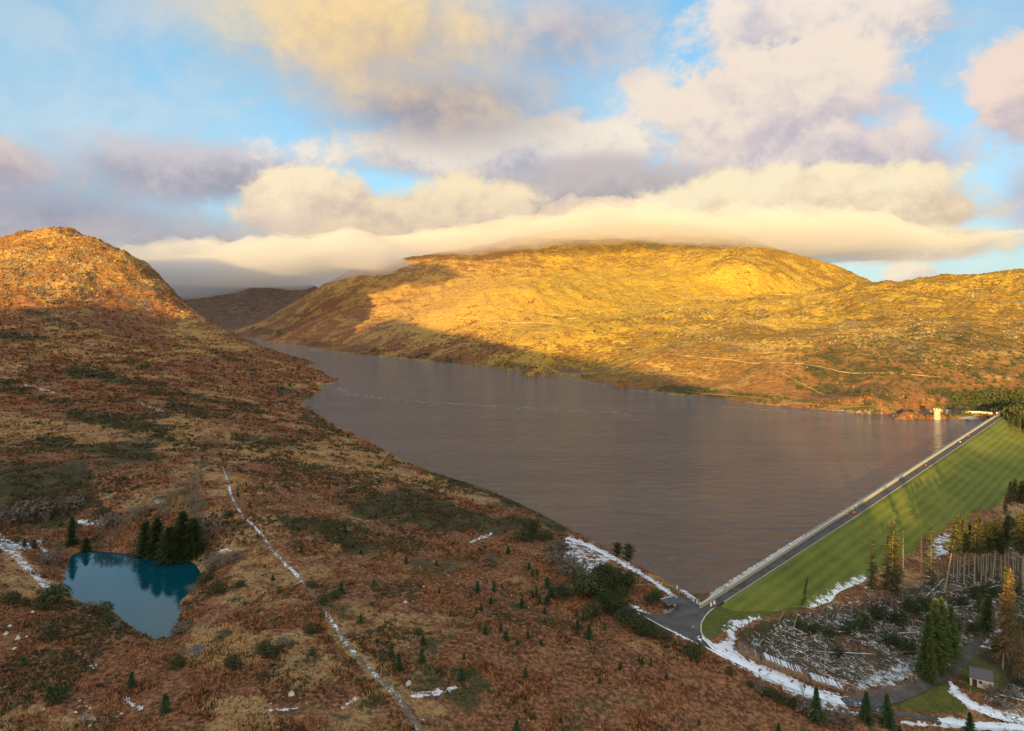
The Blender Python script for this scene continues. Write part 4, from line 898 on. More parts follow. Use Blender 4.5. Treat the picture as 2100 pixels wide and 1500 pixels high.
DB = [(210,1105,34,1.4),(235,1110,34,1.3),(165,1100,30,1.3),(415,1095,30,1.3),(425,1115,28,1.2),(75,1095,26,1.4),(40,1050,24,1.6),(130,1020,20,1.8),(60,1060,30,1.4),(95,1075,34,1.3),(20,1070,26,1.4),(200,1130,26,1.4),(225,1125,26,1.3),(120,1140,28,1.3),(100,1155,24,1.2),(245,1095,26,1.3),(225,1080,24,1.3),(180,1060,22,1.5),(150,1040,20,1.6),(420,1150,20,1.3),(438,1165,24,1.2),(450,1150,20,1.2),(355,1318,24,1.1),(372,1300,22,1.1),
      (395,1260,26,1.3),(390,1285,22,1.3),(440,1120,18,1.3),(480,1150,16,1.3),(505,1380,24,1.2),(580,1325,16,1.1),(545,1010,10,1.2),(718,1198,16,1.3),(240,1290,14,1.2),(180,1250,14,1.2),(700,1010,8,2.2),(660,972,10,2.4),(685,985,10,2.4),(820,1030,8,2.4),(20,1440,20,1.4),(1005,1150,12,1.3)]
DB.sort()
for n_, (bx, by, hp, w) in enumerate(DB):
    plant('barebush' if n_ % 3 else 'heather', bx, by, hp, None, w, ORD[n_]+' from left of the dark brown leafless bushes on the moor', 'brown leafless bushes on the moor')
GB = [(112,1236,42,1.0),(95,1248,36,1.1),(105,1310,32,1.1),(215,1260,28,1.0),(232,1280,24,1.0),(420,1195,26,1.1),(445,1218,26,1.1),(545,1342,30,1.2),(560,1345,20,1.1),(472,1372,28,1.1),(25,1235,24,1.1),(50,1240,16,1.1),(640,1300,22,1.1),(660,1240,20,1.2),(490,1205,16,1.2),(690,1225,18,1.2),
      (640,1205,14,1.2),(210,1060,20,1.2),(100,1060,14,1.3),(470,1060,14,1.3),(350,905,10,1.6),(362,915,8,1.6),(415,925,8,1.6),(120,1440,34,1.0),(365,1370,26,1.0),(860,1300,14,1.1),(640,1345,14,1.2),(720,1010,8,2.0)]
GB.sort()
for n_, (bx, by, hp, w) in enumerate(GB):
    plant('gorse', bx, by, hp, None, w, ORD[n_]+' from left of the rounded green gorse bushes on the moor', 'gorse bushes on the moor')

# ------------------------------------------------------------------ young spruces scattered over the bracken
YS = [(488,1019,12),(525,1012,10),(637,1022,10),(512,1040,14),(704,1080,12),(708,1092,16),(612,1090,13),(618,1134,18),(740,1136,14),(823,1132,14),(777,1100,10),(833,1156,16),(895,1160,14),(767,1200,14),(700,1217,26),(740,1278,20),(803,1346,30),(818,1374,42),
      (865,1358,34),(867,1320,20),(952,1352,18),(947,1394,26),(980,1214,22),(965,1226,18),(1013,1212,22),(1030,1206,14),(987,1252,16),(977,1258,16),(995,1300,22),(1027,1294,20),(1037,1314,26),(1042,1136,18),(920,1138,10),(1007,1240,18),
      (1085,1168,18),(1092,1182,18),(1101,1180,18),(1123,1206,26),(1130,1226,30),(1100,1222,26),(1092,1226,20),(1107,1240,24),(1122,1240,24),(1070,1246,26),(1117,1258,18),(1182,1264,18),(1195,1272,18),(1205,1274,18),(1185,1290,24),(1208,1312,34),(1182,1302,22),
      (1240,1292,18),(1083,1310,20),(1062,1326,20),(1110,1322,16),(1310,1356,14),(1317,1362,14),(1335,1364,22),(1272,1374,20),(1078,1392,28),(1433,1486,14),(1367,1394,16),(1597,1500,22),(50,1122,20),(70,1124,22),(367,1358,24),(122,1222,26),(415,950,18),
      (452,938,14),(464,936,10),(505,1000,12),(540,1000,12),(49,1366,22),(102,1436,38),(269,1412,36),(338,1462,50),(222,856,12),(513,944,8),(900,1218,12),(560,1190,12),(1400,1408,10),(1230,1400,12),(1150,1480,16),(1060,1500,26)]
reg = [('upper moor by the path top', lambda x, y: y < 1050 and x < 600), ('ground left of the pond', lambda x, y: x < 145), ('foreground moor left of the path', lambda x, y: x < 600 and y > 1180),
       ('middle moor right of the path', lambda x, y: x < 960), ('dense patch beside the shore scrub', lambda x, y: x < 1150), ('bracken slope below the road junction', lambda x, y: True)]
grp = {}
for x, y, h in sorted(YS):
    for k, (nm, fn) in enumerate(reg):
        if fn(x, y): grp.setdefault(k, []).append((x, y, h)); break
for k, lst in grp.items():
    big = max(lst, key=lambda q: q[2])
    for n_, (x, y, h) in enumerate(lst):
        lab = f'largest of the young spruces on the {reg[k][0]}' if (x, y, h) == big else f'{"tiny" if h < 15 else "small" if h < 22 else "bushy"} spruce, {ORD[n_]} from left on the {reg[k][0]}'
        plant('young', x, y, h*rnd.uniform(.75, .98), None, rnd.uniform(.85, 1.5), lab, 'young spruces on the moor')
# trees at the far end of the dam
for n_, (x, y, h, k) in enumerate([(2062,862,16,'light'),(2072,868,20,'ragged'),(2082,874,22,'light'),(2092,882,26,'ragged'),(2100,878,30,'light'),(2106,890,28,'light'),(2055,852,12,'light'),(2078,862,16,'ragged'),(2096,868,20,'light'),(2118,900,34,'ragged'),(2130,905,34,'light'),(2150,920,36,'ragged')]):
    plant(k, x, y, h, None, 1.5, ORD[n_]+' of the dark trees counted in at the far right end of the dam', 'trees at the far end of the dam')
for n_, (x, y, h) in enumerate([(1800,838,12),(1951,846,16),(1556,826,8),(1570,828,7),(1140,652,4),(1252,676,4),(1344,686,4),(1420,692,5),(1640,800,9),(1100,756,4)]):
    plant('bare' if n_ < 2 else 'gorse', x, y, h, None, 1.0, ['thin bare tree on the far bank left of the stone tower','thin bare tree on the far bank right of the stone tower','left dark bush at the far waterline under the golden hill','right dark bush at the far waterline under the golden hill',
      'dark bush beside the wall in the valley fold','dark bush on the golden hill below the wall bend','dark bush in the stony patch of the golden hill','dark bush right of the stony patch on the golden hill','bush on the far bank below the golden bracken','small bush on the shaded far shore'][n_], 'bushes on the far side')

# ------------------------------------------------------------------ fallen trunks, stumps, broken stems
FT = [(1885,1338,1790,1347,1.3),(1895,1290,1800,1318,1.5),(1935,1285,1850,1318,1.2),(2020,1200,1938,1222,2.0),(1937,1190,1895,1212,1.8),(2005,1207,1935,1218,1.3),(1885,1238,1850,1226,1.3),(1895,1230,1935,1192,1.4),(1860,1250,1900,1205,1.0),(1795,1345,1700,1345,1.2),(1760,1370,1710,1360,1.2),
      (1780,1365,1735,1363,1.2),(1745,1300,1700,1298,1.4),(1722,1300,1708,1299,1.2),(1690,1298,1675,1300,1.2),(1880,1300,1840,1304,1.2),(1830,1350,1880,1330,1.2),(1905,1245,1880,1275,1.0),(1960,1240,1900,1262,1.2),(2000,1245,1940,1250,1.2),(2040,1205,1990,1225,1.2),(2098,1440,2050,1432,1.5),(2095,1415,2060,1440,1.5),
      (2090,1450,2080,1410,1.6),(1700,1335,1690,1350,1.3),(1930,1310,1950,1270,1.2),(1985,1265,1940,1275,1.2),(1985,1280,1945,1288,1.3)]
FT.sort()
for n_, (x0, y0, x1, y1, r) in enumerate(FT):
    a, b_ = hit(x0, y0), hit(x1, y1)
    if a is None or b_ is None or (b_-a).length > 60: continue
    g_ = random.Random(n_); a = a+Vector((0, 0, .35)); b_ = b_+Vector((0, 0, .5+g_.random()*.6)); mb = MB(); br = MB(); d = b_-a; r0 = .115*r
    k_ = 5; side = Vector((-d.y, d.x, 0)).normalized(); P_ = [d*(i/k_)+side*g_.uniform(-.15, .15) for i in range(k_+1)]
    for i in range(k_): mb.tube(P_[i], P_[i+1], r0*(1-.75*i/k_), r0*(1-.75*(i+1)/k_), 6, i in (0, k_-1))
    for i in range(16): 
        t = g_.uniform(.25, 1); dr = (side*g_.uniform(-1, 1)+Vector((0, 0, g_.uniform(-.1, 1)))+d.normalized()*.4).normalized(); br.tube(d*t, d*t+dr*g_.uniform(.5, 1.6), .03, .008, 3)
    o = empty('fallen_trunk', a); mb.build('trunk', M_PALEBARK, parent=o); br.build('branches', M_TWIG, parent=o)
    snowy = n_ % 3 == 0
    if snowy:
        sb = MB(); 
        for i in range(k_): q0 = P_[i]+Vector((0, 0, r0*(1-.75*i/k_)*.8)); q1 = P_[i+1]+Vector((0, 0, r0*(1-.75*(i+1)/k_)*.8)); sb.tube(q0, q1, r0*.75, r0*.5, 5)
        sb.build('snow_cover', M_SNOW, parent=o)
    tag(o, ORD[n_]+(' snow-topped' if snowy else ' bare pale')+' fallen trunk, counted from the left in the windfall below the dam', 'fallen tree', 'windblown trunks in the wood')
for n_, (x, y, h, lean) in enumerate([(1695,1283,26,2),(1675,1278,22,9),(1596,1274,20,12),(1690,1380,56,3),(1628,1286,30,8),(1772,1280,30,3),(1870,1300,26,2),(1990,1420,8,0),(1746,1262,30,1),(1800,1262,34,4)]):
    p = hit(x, y); mb = MB(); hh_ = h*p.y/F; mb.tube((0, 0, -.2), (lean*p.y/F, 0, hh_), .16, .09, 6, True, 0, 1); mb.tube((lean*p.y/F, 0, hh_), (lean*p.y/F+.1, 0, hh_+.5), .07, .01, 4, False, 1)
    o = empty('broken_stem', p); mb.build('stem', M_PALEBARK, M_LOGEND, parent=o)
    tag(o, ['upright orange snapped stem at the edge of the snow','slanting snapped stem left of the orange one','thick leaning grey snag at the lawn edge','tall white dead stem standing behind the log piles','thin leaning snapped stem above the lawn edge snow','short snapped stem left of the dense conifer clump','snapped stem among the dark bushes below the clump','short weathered post on the grass by the hut','snapped stem above the dark understorey','snapped stem at the foot of the conifer clump'][n_], 'dead tree', 'snapped stems')

# ------------------------------------------------------------------ log piles
def log_mesh(seed, snowy):
    g_ = random.Random(seed); mb = MB(); r = .15*g_.uniform(.7, 1.15); k = 8; L_ = 3.3*g_.uniform(.94, 1.05); v = []
    for x_ in (-L_/2, L_/2):
        for i in range(k): a = 2*math.pi*i/k+.39; v.append((x_, r*math.cos(a), r*math.sin(a)))
    mb.v = v
    for i in range(k):
        up = math.sin(2*math.pi*(i+.5)/k+.39) > .45; mb.f.append((i, (i+1) % k, k+(i+1) % k, k+i)); mb.m.append(2 if (snowy and up) else 0)
    mb.f.append(tuple(range(k-1, -1, -1))); mb.m.append(1); mb.f.append(tuple(range(k, 2*k))); mb.m.append(1)
    return mb.mesh('log', M_LOGBARK, M_LOGEND, M_SNOW)
LOGS = [log_mesh(i, False) for i in range(6)]; SLOGS = [log_mesh(i+20, True) for i in range(5)]
for lab, (x0, y0), (x1, y1), rows, snowy in [('left log pile by the snowy road, mostly free of snow', (1513,1340), (1562,1364), 6, .25), ('long middle log pile with pale cut ends facing the road', (1560,1362), (1662,1402), 7, .5), ('right log pile, its top logs striped white with snow', (1664,1402), (1733,1424), 4, .95)]:
    a, b_ = hit(x0, y0), hit(x1, y1); d = Vector((b_.x-a.x, b_.y-a.y, 0)); n_ = Vector((-d.y, d.x, 0)).normalized(); ang = math.atan2(n_.y, n_.x)
    o = empty('log_pile', a+n_*1.7); tag(o, lab, 'log pile', 'log piles beside the snowy road'); cnt = int(d.length/.31); g_ = random.Random(int(x0)); tot = 0
    for rw in range(rows):
        for c_ in range(cnt-rw):
            t = (c_+.5+rw*.5)/cnt; top = rw == rows-1 or g_.random() < .06
            if rw == rows-1 and g_.random() < .2: continue
            if tot >= 298: break
            q = d*t; zz = float(ground_z(a.x+n_.x*1.7+q.x, a.y+n_.y*1.7+q.y))-a.z+.16+rw*.27
            lg = bpy.data.objects.new('log', g_.choice(SLOGS if (rw >= rows-2 and g_.random() < snowy) else LOGS)); link(lg, o); tot += 1
            lg.location = q+n_*g_.uniform(-.15, .15)+Vector((0, 0, zz+g_.uniform(-.03, .03))); lg.rotation_euler = (g_.uniform(0, .5), g_.uniform(-.02, .02), ang+g_.uniform(-.03, .03))
# ------------------------------------------------------------------ hut
def on_ground(x, y): return Vector((x, y, float(ground_z(x, y))))
p = hit(2011, 1404); hut = empty('stone_hut', p+Vector((0, 0, -.1)), R(-28)); tag(hut, 'small pale hut with slate roof and dark door on grass by the road', 'hut')
W_, D_, WH, RH = 5.0, 4.2, 2.7, 1.7
mb = MB(); ov = .0
for q in ([(-W_/2, -D_/2, 0), (W_/2, -D_/2, 0), (W_/2, -D_/2, WH), (-W_/2, -D_/2, WH)], [(W_/2, D_/2, 0), (-W_/2, D_/2, 0), (-W_/2, D_/2, WH), (W_/2, D_/2, WH)],
          [(W_/2, -D_/2, 0), (W_/2, D_/2, 0), (W_/2, D_/2, WH), (W_/2, 0, WH+RH), (W_/2, -D_/2, WH)], [(-W_/2, D_/2, 0), (-W_/2, -D_/2, 0), (-W_/2, -D_/2, WH), (-W_/2, 0, WH+RH), (-W_/2, D_/2, WH)]): mb.face([(x, y, z-.3 if z == 0 else z) for x, y, z in q])
mb.build('wall', M_RENDER, parent=hut)
rf = empty('roof', (0, 0, 0)); rf.parent = hut
mb = MB()
for s_ in (-1, 1):
    e0, e1 = (D_/2+.3)*s_, 0; z0 = WH-.3*RH/(D_/2); x0, x1 = -W_/2-.25, W_/2+.25
    q = [(x0, e0, z0+.06), (x1, e0, z0+.06), (x1, 0, WH+RH+.06), (x0, 0, WH+RH+.06)]; q = q if s_ < 0 else q[::-1]; mb.face(q); mb.face([(a, b, c-.1) for a, b, c in q][::-1])
    mb.face([(x0, e0, z0+.06), (x0, e0, z0-.04), (x1, e0, z0-.04), (x1, e0, z0+.06)][::s_])
    for xx in (x0, x1): mb.face([(xx, e0, z0+.06), (xx, 0, WH+RH+.06), (xx, 0, WH+RH-.04), (xx, e0, z0-.04)])
mb.build('roof_deck', M_SLATE, parent=rf)
sl = MB(); sl.box((0, 0, 0), (.60, .42, .035)); slm = sl.mesh('slate', M_SLATE); pitch = math.atan2(RH, D_/2)
for s_ in (-1, 1):
    for r_ in range(8):
        for c_ in range(9):
            t = (r_+.5)/8; o = bpy.data.objects.new('slate', slm); link(o, rf); y_ = s_*(D_/2+.28)*(1-t); o.location = (-W_/2-.2+(c_+.5+(r_ % 2)*.3)*.6-.1, y_, WH+RH+.10-(abs(y_))*RH/(D_/2)+rnd.uniform(0, .015)); o.rotation_euler = (-s_*pitch, rnd.uniform(-.01, .01), rnd.uniform(-.02, .02))
mb = MB(); mb.box((0, 0, WH+RH+.13), (W_+.5, .28, .12)); mb.build('ridge_cap', M_SLATE, parent=rf)
def opening(parent, name, x, z, w, h, mat, sill=True):
    mb = MB(); mb.box((x, -D_/2-.01, z), (w, .08, h)); o = mb.build(name, mat, parent=parent)
    f_ = MB(); t = .07
    f_.box((x-w/2-t/2, -D_/2-.03, z), (t, .13, h+2*t)); f_.box((x+w/2+t/2, -D_/2-.03, z), (t, .13, h+2*t)); f_.box((x, -D_/2-.03, z+h/2+t/2), (w-.004, .13, t)); f_.box((x, -D_/2-.03, z-h/2-t/2), (w-.004, .15, t)); f_.build('frame', M_WOOD, parent=o)
    return o
dr = opening(hut, 'door', -1.6, 1.05, .95, 2.0, simple('red_brown_door', (.10, .02, .015), (.06, .015, .01), 4)); mb = MB(); mb.box((-1.28, -D_/2-.09, 1.05), (.05, .08, .16)); mb.build('handle', M_BLACK, parent=dr)
opening(hut, 'window', -.25, 1.6, .6, .55, M_BLACK)
mb = MB()
for y_, z_ in ((-.5, 2.1), (.6, 1.9)): mb = MB(); mb.box((W_/2+.01, y_, z_), (.06, .45, .55)); mb.build('window', M_BLACK, parent=hut)
for x_, y_ in ((-W_/2, -D_/2), (W_/2, -D_/2), (W_/2, D_/2)):
    mb = MB(); mb.box((x_, y_, WH/2-.1), (.34, .34, WH)); mb.build('quoin', M_PALESTONE, parent=hut)

# ------------------------------------------------------------------ information shelter and paved corner at the junction
p = hit(1376, 1250); sh = empty('roadside_shelter', p, R(28)); tag(sh, 'open-fronted shelter with dark lean-to roof beside the road junction', 'shelter')
for x_, y_ in ((-1.8, -1), (1.8, -1), (-1.8, 1), (1.8, 1)):
    mb = MB(); mb.box((x_, y_, 1.1+(.3 if y_ > 0 else 0)), (.16, .16, 2.2+(.6 if y_ > 0 else 0))); mb.build('post', M_WOOD, parent=sh)
mb = MB(); mb.face([(-2.5, -1.6, 2.15), (2.5, -1.6, 2.15), (2.5, 1.5, 2.95), (-2.5, 1.5, 2.95)]); mb.face([(-2.5, -1.6, 2.05), (-2.5, 1.5, 2.85), (2.5, 1.5, 2.85), (2.5, -1.6, 2.05)])
for a, b_ in (((-2.5, -1.6, 2.15), (2.5, -1.6, 2.15)), ((2.5, -1.6, 2.15), (2.5, 1.5, 2.95)), ((2.5, 1.5, 2.95), (-2.5, 1.5, 2.95)), ((-2.5, 1.5, 2.95), (-2.5, -1.6, 2.15))): mb.face([a, (a[0], a[1], a[2]-.1), (b_[0], b_[1], b_[2]-.1), b_])
ro = mb.build('roof', M_SLATE, parent=sh)
for k in range(10): mb = MB(); x_ = -2.25+k*.5; mb.face([(x_-.03, -1.62, 2.19), (x_+.03, -1.62, 2.19), (x_+.03, 1.5, 3.0), (x_-.03, 1.5, 3.0)]); mb.build('batten', M_WOOD, parent=ro)
mb = MB(); mb.box((0, 1.52, 2.98), (5.1, .16, .1)); mb.build('snow_edge', M_SNOW, parent=sh)
mb = MB(); mb.box((0, 1.05, 1.0), (3.4, .08, 1.5)); mb.build('back_panel', M_WOOD, parent=sh)
mb = MB(); mb.box((0, .3, .45), (2.4, .45, .08)); mb.box((-1, .3, .2), (.1, .4, .42)); mb.box((1, .3, .2), (.1, .4, .42)); mb.build('bench', M_WOOD, parent=sh)
pav = [hit(x, y) for x, y in [(1360,1252),(1376,1246),(1384,1246),(1382,1252),(1372,1258),(1362,1258)]]; fill('paved_corner', pav, M_CONC, .07)
mb = MB(); q = hit(1383, 1243); mb.box((0, 0, .5), (.9, .6, 1.1), .3, 0, .6); mb.box((0.1, 0, 1.1), (.5, .35, .3), .8, 0, .6); o = mb.build('marker_stone', M_PALESTONE); o.location = q; tag(o, 'pale standing stone on the verge right of the shelter', 'stone')

# ------------------------------------------------------------------ signs and barriers at the start of the crest road
def board(x, y, w, h, mat, lab, name='sign_board', cat='sign', leg=.35, rz=0.15):
    q = hit(x, y); q.z = max(q.z, CREST+.1) if x > 1440 else q.z; o = empty(name, q, rz); tag(o, lab, cat)
    mb = MB(); mb.box((0, 0, leg+h/2), (w, .06, h)); mb.build('panel', mat, parent=o)
    for s_ in (-1, 1): mb = MB(); mb.box((s_*w*.42, 0.05, (leg+h*.5)/2), (.06, .05, leg+h*.5)); mb.build('leg', M_WHITE, parent=o)
    return o
board(1458.5, 1247, .55, 1.0, M_WHITE, 'left white upright notice board at the near end of the crest road')
board(1465, 1244, .6, 1.05, M_WHITE, 'right white upright notice board beside the red barrier')
board(1467.5, 1243.5, .5, .8, M_RED, 'small red and white road barrier on the crest road edge', 'road_barrier', 'barrier', .15)
board(1438, 1269, .6, .35, M_RED, 'low red marker lying against the kerb of the junction', 'kerb_marker', 'marker', .05)
for n_, (x, y, m_, lab) in enumerate([(1388.5, 1209, M_WHITE, 'white marker post on the grey shore bank'), (1418, 1231, M_TEAL, 'greenish post at the low fence by the water corner'), (1426, 1234.5, M_TEAL, 'teal litter bin by the snowy water corner'), (1433, 1238, M_WOOD, 'dark post nearest the end of the parapet')]):
    q = hit(x, y); o = empty('marker_post', q); tag(o, lab, 'post'); mb = MB(); w_ = .34 if n_ in (0, 2) else .16; mb.box((0, 0, .55), (w_, w_, 1.1)); mb.build('post', m_, parent=o); mb = MB(); mb.box((0, 0, 1.13), (w_*1.2, w_*1.2, .07)); mb.build('cap', M_WHITE, parent=o)
# low fence along the water corner
a, b_ = hit(1396, 1222), hit(1439, 1243); fe = empty('low_fence', a); tag(fe, 'low timber fence between the junction and the snowy water corner', 'fence'); d = b_-a; k_ = 7
for i in range(k_+1):
    q = on_ground(a.x+d.x*i/k_, a.y+d.y*i/k_)-a; mb = MB(); mb.box((q.x, q.y, q.z+.5), (.12, .12, 1.1)); mb.build('post', M_WOOD, parent=fe)
    if i < k_:
        q2 = on_ground(a.x+d.x*(i+1)/k_, a.y+d.y*(i+1)/k_)-a
        for z_ in (.45, .9): mb = MB(); mb.tube(q+Vector((0, 0, z_)), q2+Vector((0, 0, z_)), .045, .045, 4); mb.build('rail', M_WOOD, parent=fe)

# ------------------------------------------------------------------ stone draw-off tower on the far shore
q = hit(1917, 854); tw = empty('stone_tower', (q.x, q.y-3, -1.0)); tag(tw, 'round pale stone draw-off tower with battlements standing in the far edge of the water', 'tower')
def ring(mb, r0, r1, z0, z1, k=20, a0=0, a1=2*math.pi, m=0):
    for i in range(k):
        t, u = a0+(a1-a0)*i/k, a0+(a1-a0)*(i+1)/k; c0, s0, c1, s1 = math.cos(t), math.sin(t), math.cos(u), math.sin(u)
        mb.face([(r0*c0, r0*s0, z0), (r0*c1, r0*s1, z0), (r1*c1, r1*s1, z1), (r1*c0, r1*s0, z1)], m)
mb = MB(); ring(mb, 2.7, 2.45, -1, 8.3); ring(mb, 2.45, 2.75, 8.3, 8.5); ring(mb, 2.75, 2.75, 8.5, 8.9); ring(mb, 2.75, 2.2, 8.9, 8.9); ring(mb, 2.2, 0.01, 8.9, 8.6); mb.build('body', M_STONE, parent=tw)
for k in range(8):
    a0 = k*math.pi/4; mb = MB(); 
    for (r0, r1, z0, z1) in ((2.75, 2.75, 8.9, 9.8), (2.75, 2.3, 9.8, 9.8), (2.3, 2.3, 9.8, 8.9)): ring(mb, r0, r1, z0, z1, 3, a0, a0+.5)
    for aa_ in (a0, a0+.5): c, s_ = math.cos(aa_), math.sin(aa_); mb.face([(2.3*c, 2.3*s_, 8.9), (2.75*c, 2.75*s_, 8.9), (2.75*c, 2.75*s_, 9.8), (2.3*c, 2.3*s_, 9.8)])
    mb.build('battlement', M_PALESTONE, parent=tw)
for a_ in (-1.2, -1.9): mb = MB(); mb.box((2.57*math.cos(a_), 2.57*math.sin(a_), 5.2), (.35, .35, 1.3), a_); mb.build('window', M_BLACK, parent=tw)
mb = MB(); mb.box((0, 5.5, 6.2), (1.4, 7, .3)); mb.build('footbridge', M_STONE, parent=tw)
for s_ in (-1, 1): mb = MB(); mb.box((s_*.65, 5.5, 6.9), (.06, 7, 1.0)); mb.build('railing', M_STONE, parent=tw)

# ------------------------------------------------------------------ far bank: retaining wall, overflow, little gatehouse
def wall_line(name, pts, h, w, mat, label, cat='wall', sink=.6, coping=True, step=6, level=None):
    P_ = [hit(x, y) for x, y in pts]; P_ = [p for p in P_ if p]
    o = empty(name, P_[0]); tag(o, label, cat); Q = []
    for a, b_ in zip(P_, P_[1:]):
        n_ = max(1, int((b_-a).length/step)); Q += [a.lerp(b_, i/n_) for i in range(n_)]
    Q.append(P_[-1]); Q = [on_ground(v.x, v.y) for v in Q]; mb = MB(); cp = MB()
    for i, (a, b_) in enumerate(zip(Q, Q[1:])):
        s_ = Vector((-(b_-a).y, (b_-a).x, 0)).normalized()*w/2; a, b_ = a-P_[0], b_-P_[0]
        up, dn = Vector((0, 0, h)), Vector((0, 0, -sink))
        for mm, hh_, k_, lo in ((mb, h, 1, -sink), (cp, h+.14, 1.25, h)):
            if mm is cp and not coping: continue
            t0, t1, u = Vector((0, 0, hh_)), Vector((0, 0, lo)), s_*k_
            mm.face([a-u+t1, b_-u+t1, b_-u+t0, a-u+t0]); mm.face([b_+u+t1, a+u+t1, a+u+t0, b_+u+t0]); mm.face([a-u+t0, b_-u+t0, b_+u+t0, a+u+t0])
            if i == 0: mm.face([a-u+t1, a-u+t0, a+u+t0, a+u+t1])
            if i == len(Q)-2: mm.face([b_-u+t1, b_+u+t1, b_+u+t0, b_-u+t0])
    mb.build('masonry', mat, parent=o)
    if coping: cp.build('coping', M_PALESTONE, parent=o)
    return o
wall_line('retaining_wall', [(1928,845),(1950,845),(1980,846),(2010,848),(2034,850)], 1.6, .9, M_PALESTONE, 'long straight pale wall between the tower and the far end of the dam', sink=2)
wall_line('shore_wall', [(1190,768),(1270,781),(1390,801),(1500,812),(1600,823),(1720,834),(1800,839),(1850,841)], 0.6, .4, M_DARKSTONE, 'low dark wall running above the far waterline under the golden hill', coping=False)
wall_line('boundary_wall', [(762,637),(800,640),(880,650),(1000,658),(1080,662),(1140,665)], 1.1, .8, M_WALLSTONE, 'pale dry stone wall crossing the left half of the golden slope', coping=False, step=15)
wall_line('boundary_wall', [(1160,655),(1200,652),(1270,642),(1330,620),(1400,614),(1500,608),(1590,604),(1650,600)], 1.0, .8, M_WALLSTONE, 'pale dry stone wall climbing over the nearer hill\'s shoulder', coping=False, step=15)
wall_line('boundary_wall', [(1190,700),(1300,712),(1400,730),(1500,738),(1620,745),(1720,762),(1800,765),(1930,774)], 0.35, .4, M_WALLSTONE, 'faint wall traversing the middle of the stony golden hill', coping=False, step=12)
wall_line('boundary_wall', [(1590,760),(1630,780),(1665,797),(1690,810)], 0.4, .4, M_WALLSTONE, 'short pale wall slanting down to the far waterline', coping=False, step=10)
wf = empty('overflow_spillway', (*dam_xy(DLEN-4, -12), 0)); tag(wf, 'concrete overflow with grey apron and curved weir between tower wall and dam end', 'spillway')
loc = wf.location
mb = MB(); e = [Vector((*dam_xy(DLEN+1, -10.6), 1.3)), Vector((*dam_xy(DLEN-9, -13.5), .25)), Vector((*dam_xy(DLEN-6, -32), .25)), Vector((*dam_xy(DLEN+7, -30), 2.4))]
mb.face([v-loc for v in e][::-1]); mb.face([v-loc-Vector((0, 0, .5)) for v in e]); 
for i in range(4): a, b_ = e[i]-loc, e[(i+1) % 4]-loc; mb.face([a, b_, b_-Vector((0, 0, 1.5)), a-Vector((0, 0, 1.5))])
mb.build('apron', M_CONC, parent=wf)
mb = MB(); cc = Vector((*dam_xy(DLEN-12, -26), 0))-loc
for i in range(14):
    a0, a1 = math.pi*(.1+.9*i/14), math.pi*(.1+.9*(i+1)/14); pp_ = [cc+Vector((9*math.cos(a), 6*math.sin(a)-6, 0)) for a in (a0, a1)]
    mb.face([pp_[0]+Vector((0, 0, -1)), pp_[1]+Vector((0, 0, -1)), pp_[1]+Vector((0, 0, .5)), pp_[0]+Vector((0, 0, .5))]); mb.face([pp_[0]+Vector((0, 0, .5)), pp_[1]+Vector((0, 0, .5)), pp_[1]*.93+cc*.07+Vector((0, 0, .5)), pp_[0]*.93+cc*.07+Vector((0, 0, .5))])
mb.build('weir', M_SLATE, parent=wf)
g_ = empty('gatehouse', on_ground(*dam_xy(DLEN+6, 2)), R(46)); tag(g_, 'tiny dark gatehouse at the far end of the crest road', 'hut')
mb = MB(); mb.box((0, 0, 1.3), (3, 2.6, 2.9)); mb.build('wall', M_WOOD, parent=g_); mb = MB(); mb.box((0, 0, 3.2), (3.6, 3.2, 1.0), 0, 0, .25); mb.build('roof', M_SLATE, parent=g_); mb = MB(); mb.box((-.2, -1.32, 1.1), (.9, .05, 2.0)); mb.build('door', M_BLACK, parent=g_)
o = empty('lamp_post', on_ground(*dam_xy(DLEN+2, 1))); tag(o, 'white globe-topped post beside the gatehouse', 'lamp post'); mb = MB(); mb.tube((0, 0, 0), (0, 0, 4), .09, .06, 6); mb.build('post', M_WHITE, parent=o)
bm = bmesh.new(); bmesh.ops.create_icosphere(bm, subdivisions=2, radius=.55); me = bpy.data.meshes.new('globe'); bm.to_mesh(me); bm.free(); me.materials.append(M_WHITE); gl = link(bpy.data.objects.new('globe', me), o); gl.location = (0, 0, 4.3)
# foam drifting in lines on the reservoir
mb = MB(); g2 = random.Random(6)
def at_water(px, py): Y = H*F/(py-HY); return Vector(((px-CX)/F*Y, Y, .03))
for line, n_, sp in (([(690,795),(715,808),(760,815),(860,825),(960,830),(1060,836),(1180,843),(1300,850)], 300, 2.6), ([(1100,766),(1200,784),(1300,800),(1400,815)], 160, 2), ([(1480,836),(1560,840),(1640,846),(1760,850)], 150, 1.5)):
    P_ = [at_water(*p) for p in line]
    for k in range(n_):
        i = g2.randrange(len(P_)-1); c = P_[i].lerp(P_[i+1], g2.random())+Vector((g2.gauss(0, 3), g2.gauss(0, sp*2), 0)); L_, w_ = g2.uniform(1.0, 4.5), g2.uniform(.15, .5); d = (P_[i+1]-P_[i]).normalized(); s_ = Vector((-d.y, d.x, 0))
        mb.face([c-d*L_-s_*w_*.3, c-s_*w_, c+d*L_-s_*w_*.2, c+d*L_+s_*w_*.3, c+s_*w_, c-d*L_+s_*w_*.3])
tag(mb.build('foam_streaks', simple('foam', (.40, .37, .36), (.30, .27, .27), 1)), 'thin drifting foam lines on the reservoir water', 'foam', kind='stuff')

